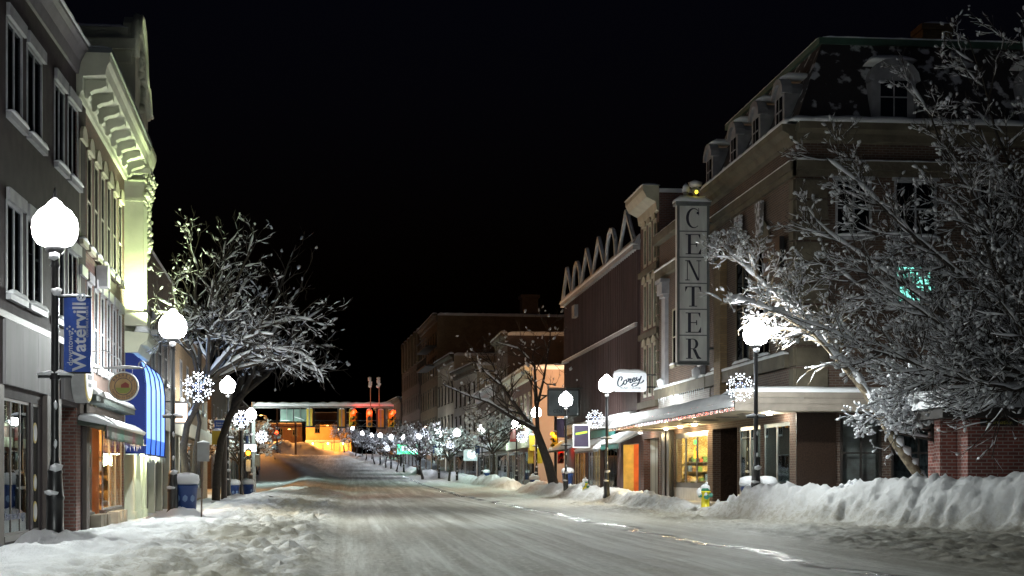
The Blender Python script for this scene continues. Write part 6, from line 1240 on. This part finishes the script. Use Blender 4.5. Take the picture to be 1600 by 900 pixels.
# leaning bright tree
T = Tree(21); P = path([(1452, 770, 40), (1430, 735, 40), (1400, 694, 40), (1378, 655, 40), (1352, 612, 40.1), (1312, 562, 40.2), (1262, 500, 40.5), (1215, 468, 40.8), (1172, 425, 41), (1135, 388, 41.4)]); Rr = [.15, .135, .12, .11, .1, .09, .075, .055, .035, .012]
T.limb(P, Rr, 0, 8, 1.5, 4.5)
for _ in range(2): [T.snowseg(P[i].lerp(P[i + 1], .3 * _), P[i].lerp(P[i + 1], .3 * _ + .6), Rr[i], 1.2, 3) for i in range(3, 8)]
along(T, P[4:], Rr[4:], 28, 1.1, 1, 4, [5, 5, 4, 3], up=.04, amt=1.0, big=1.8, clump=.25, ratio=.62, cl=.05)
P2 = path([(1330, 585, 40.2), (1270, 520, 39.6), (1215, 490, 39.5), (1160, 470, 39.6), (1125, 475, 39.6)]); R2 = [.06, .05, .04, .025, .01]; T.limb(P2, R2, 1, 6, 1.5, 5); along(T, P2, R2, 14, .8, 2, 3, [5, 4], f0=.05, up=.02, amt=1.0, big=1.9, clump=.5, cl=.06)
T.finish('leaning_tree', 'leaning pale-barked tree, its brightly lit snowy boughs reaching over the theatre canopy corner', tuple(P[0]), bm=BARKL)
T = Tree(5); P = path([(1482, 770, 39), (1474, 720, 39), (1458, 676, 39), (1452, 640, 39), (1440, 600, 39)]); Rr = [.11, .1, .085, .065, .04]; T.limb(P, Rr, 0, 8, .9, 2)
along(T, P, Rr, 20, 1.15, 1, 4, [5, 5, 4, 3], f0=.35, bias=(-.25, 0, .1), up=.02, amt=1.0, big=2.2, clump=.45, ratio=.62, cl=.06)
P = path([(1490, 765, 38.6), (1500, 715, 38.6), (1470, 660, 38.6)]); T.limb(P, [.07, .05, .02], 0, 6, .8, 2)
P = path([(1450, 660, 39), (1400, 632, 39), (1360, 655, 39.2), (1345, 668, 39.2)]); T.limb(P, [.05, .035, .02, .01], 1, 5, .9, 2); along(T, P, [.05, .035, .02, .01], 16, .6, 2, 4, [4, 4, 4], f0=.05, up=0, amt=1.0, big=2.2, clump=.45, cl=.06)
T.finish('small_snowy_tree', 'small tree thickly coated in snow between the leaning trunk and the brick kiosk', tuple(P[0]))
# big right tree
T = Tree(33); B = Vector((*PT(1690, 33.5), 0)); B.z = hz(B.x, B.y)
P = [B + Vector((0, 0, -.3)), B + Vector((-.03, 0, .9)), B + Vector((-.1, 0, 1.8)), B + Vector((-.12, .1, 2.6))]; T.limb(P, [.24, .2, .18, .17], 0, 10, .3, 2)
tips = [(1250, 330, 34.5, 3), (1240, 490, 33, 3), (1290, 240, 33, 2.5), (1350, 420, 32, 2.2), (1400, 560, 32.5, 2), (1420, 130, 34, 3), (1510, 60, 33, 3), (1600, 60, 34, 3), (1480, 300, 31.5, 3), (1560, 470, 31, 2.2), (1700, 100, 35, 3), (1440, 500, 35.5, 2.4), (1360, 300, 36, 3), (1530, 200, 35.5, 3), (1340, 560, 34, 2.4), (1500, 590, 32, 2.2), (1600, 300, 32, 2.6), (1760, 300, 33, 3), (1300, 410, 35.5, 3)]
for px, py, t, _ in tips:
    e = Vector((*PT(px, t), ZT(py, t))); st = P[2].lerp(P[3], T.rg.random()); q = []
    for i in range(9): f = i / 8; q.append(st.lerp(e, f) + Vector((T.rg.gauss(0, .07), T.rg.gauss(0, .07), T.rg.gauss(0, .06) - .55 * math.sin(math.pi * f) * (.6 if py > 400 else .2))))
    Rr = [.08 * (1 - f / 8 * .9) + .004 for f in range(9)]; T.limb(q, Rr, 1, 5, .95, 2.2)
    along(T, q, Rr, 20, 1.25, 2, 4, [6, 5, 5, 5], f0=.2, bias=(-.15, 0, .18), up=.07, amt=.85, big=1.45, clump=.22, ratio=.58, cl=.055, wob=.13, spread=(20, 50))
T.finish('large_tree', 'largest snow-clotted tree, its dense twigs spreading in front of the mansard roof', tuple(B))
# left trees
T = Tree(12, 3.9); P = path([(292, 772, 46), (290, 735, 46), (286, 705, 46), (292, 665, 46), (312, 625, 46), (330, 590, 46)]); Rr = [.13, .115, .11, .10, .09, .08]; T.limb(P, Rr, 0, 9, .5, 1.6)
P2 = path([(302, 765, 46.5), (305, 710, 46.5), (312, 660, 46.5), (300, 600, 46.5)]); T.limb(P2, [.09, .08, .06, .04], 0, 7, .5, 1.5)
for px, py, t in ((300, 350, 46), (350, 370, 47), (400, 360, 46), (440, 460, 45), (490, 500, 46), (500, 580, 47), (500, 575, 44), (430, 525, 43), (330, 430, 44), (270, 430, 47), (270, 520, 44.5), (385, 430, 49), (440, 560, 49), (350, 500, 43)):
    e = Vector((*PT(px, t), ZT(py, t))); st = P[4].lerp(P[5], T.rg.random()); q = [st.lerp(e, i / 7) + Vector((T.rg.gauss(0, .08), T.rg.gauss(0, .08), T.rg.gauss(0, .07) + (.75 if py > 480 else .1) * math.sin(math.pi * i / 7))) for i in range(8)]; R_ = [.075 * (1 - i / 8) + .006 for i in range(8)]; T.limb(q, R_, 1, 5, .9, 2.0)
    along(T, q, R_, 14, 1.1, 2, 4, [5, 4, 3], f0=.25, bias=(.1, 0, .15), up=.06, amt=.7, big=1.6, clump=.14, ratio=.62, cl=.055)
T.finish('spreading_tree', 'spreading snow-laden tree whose crown rises behind the lamp by the blue awning', tuple(P[0]), bm=BARK)
T = Tree(14, 4.7); P = path([(337, 782, 56), (339, 735, 56), (345, 690, 56), (358, 652, 56), (378, 618, 56)]); Rr = [.16, .15, .14, .13, .11]; T.limb(P, Rr, 0, 9, .3, 2)
for px, py, t in ((420, 560, 56), (505, 480, 57), (480, 430, 58), (515, 590, 57), (460, 380, 56), (440, 580, 54), (380, 480, 58), (525, 540, 58), (420, 450, 55)):
    e = Vector((*PT(px, t), ZT(py, t))); st = P[3].lerp(P[4], T.rg.random()); q = [st.lerp(e, i / 7) + Vector((T.rg.gauss(0, .1), T.rg.gauss(0, .1), T.rg.gauss(0, .08) + (1.0 if py > 480 else .1) * math.sin(math.pi * i / 7))) for i in range(8)]; R_ = [.11 * (1 - i / 8) + .006 for i in range(8)]; T.limb(q, R_, 1, 5, .5, 1.5)
    along(T, q, R_, 8, 1.3, 2, 3, [4, 3], f0=.3, up=.05, amt=.3, big=1.5, clump=.3, ratio=.58, cl=.08)
T.finish('dark_tree', 'thick greenish-trunked tree behind the spreading tree, sparsely flecked with snow', tuple(P[0]))
# forked bare tree on the right
T = Tree(9); P = path([(868, 768, 86), (857, 725, 86), (845, 692, 86), (838, 672, 86)]); Rr = [.3, .26, .22, .19]; T.limb(P, Rr, 0, 9, .6, 1.6)
for L_, r0 in (([(838, 672, 86), (800, 652, 85.5), (762, 628, 85), (730, 618, 85), (690, 600, 85)], .13), ([(838, 674, 86), (810, 640, 86), (785, 605, 86), (762, 585, 86), (742, 566, 86)], .14), ([(840, 672, 86), (838, 620, 86.5), (835, 570, 86.5), (810, 545, 86.5), (775, 535, 87)], .12), ([(838, 640, 86.5), (850, 590, 87), (858, 540, 87), (862, 505, 87)], .09), ([(785, 605, 86), (770, 570, 86), (755, 545, 86)], .06)):
    q = path(L_); R_ = [r0 * (1 - .85 * i / (len(q) - 1)) for i in range(len(q))]; T.limb(q, R_, 1, 6, .9, 1.6); along(T, q, R_, 14, 1.7, 2, 4, [5, 4, 3], f0=.1, up=.05, amt=.22, big=1.5, clump=.18, ratio=.58, cl=.1)
T.finish('forked_tree', 'bare forked tree leaning across the lamps past the grey hanging board, snow along its limbs', tuple(P[0]))
# twiggy medium trees
def medium(seed, amt, clump, H_=5.2):
    T = Tree(seed); T.grow(Vector((0, 0, -.2)), Vector((.05, 0, 1)), H_ * .42, .14, 0, 0, [0], amt=.3)
    top = Vector((.05, 0, H_ * .36)); 
    for i in range(9): a = i * 2.4; e = Vector((math.cos(a) * .75, math.sin(a) * .75, .55 + .5 * T.rg.random())); T.grow(top + Vector((0, 0, .1 * (i % 4))), e, H_ * .46, .06, 1, 4, [0, 7, 5, 4], up=.06, spread=(25, 50), amt=amt, big=2.3, clump=clump, ratio=.56, cl=.11)
    return T
mt = medium(41, .35, .4).finish('street_tree', '', (0, 0, 0), 'snow-dusted street trees up the hill')
TL = [(768, 124, 1.15, 'twiggy tree before the low shops with the red line of signage'), (702, 146, 1.05, 'bare twiggy tree before the cream building corner'), (660, 158, 1.2, 'snow-dusted tree left of the small blue banner'), (652, 186, .95, 'snow-dusted tree beside the green shop sign'), (620, 205, 1.0, 'frosted tree under the tip of the mast arm'), (603, 225, 1.0, 'frosted tree under the two antennas'), (585, 243, 1.0, 'frosted tree with a pair of dark trunks below the signals'), (572, 260, 1.0, 'frosted tree right of the gold-lit porch'), (556, 277, 1.05, 'frosted tree overlapping the yellow house'), (538, 296, 1.1, 'last frosted tree before the crest')]
for i, (px, t, s_, lab) in enumerate(TL):
    q = PT(px, t); o = mt if i == 0 else dup(mt, (0, 0, 0)); o.location = (q.x, q.y, hz(q.x, q.y) - .1); o.rotation_euler = (0, 0, i * 1.7); o.scale = (s_,) * 3; o['label'] = lab
for i, (px, t, s_, lab) in enumerate(((372, 96, .95, 'small snowy tree behind the left corner posts'), (388, 150, 1.1, 'dark snowy tree on the left beyond the crossing'), (402, 190, 1.2, 'dark snowy tree further up on the left'))):
    q = PT(px, t); dup(mt, (q.x, q.y, hz(q.x, q.y) - .1), i * 2.2, s_, lab)
q = PT(638, 196); o = thing('green_shop_sign', 'glowing green and white shop sign up the hill', 'sign', (q.x, q.y, ZT(702, 196))); z = ZT(702, 196); MB().box(q.x - 1.4, q.x + 1.2, q.y - .1, q.y + .1, z - .6, z + .6).build('face', emi('sign_green', (.1, 1, .45), 2.2), o); MB().box(q.x - .8, q.x + 1.0, q.y - .14, q.y - .101, z - .2, z + .4).build('panel', emi('sign_white_glow', (.8, 1, 1), 4), o); MB().box(q.x + 1.2, q.x + 4.5, q.y - .05, q.y + .05, z + .4, z + .5).build('arm', BLACK, o)
q = PT(737, 128); o = thing('flat_shop_sign', 'pale rectangular sign board between the bare trees before the dark storefront', 'sign', (q.x, q.y, ZT(712, 134))); q = PT(735, 134); z = ZT(712, 134); MB().box(q.x - .6, q.x + .6, q.y - .05, q.y + .05, z - .45, z + .45).build('board', mat('sign_pale', (.5, .6, .6), .6, emit=(.7, .9, .95), es=.25), o); MB().snowbar((q.x - .6, q.y, z + .45), (q.x + .6, q.y, z + .45), .15, .12).build('snow', SNOW, o, True)
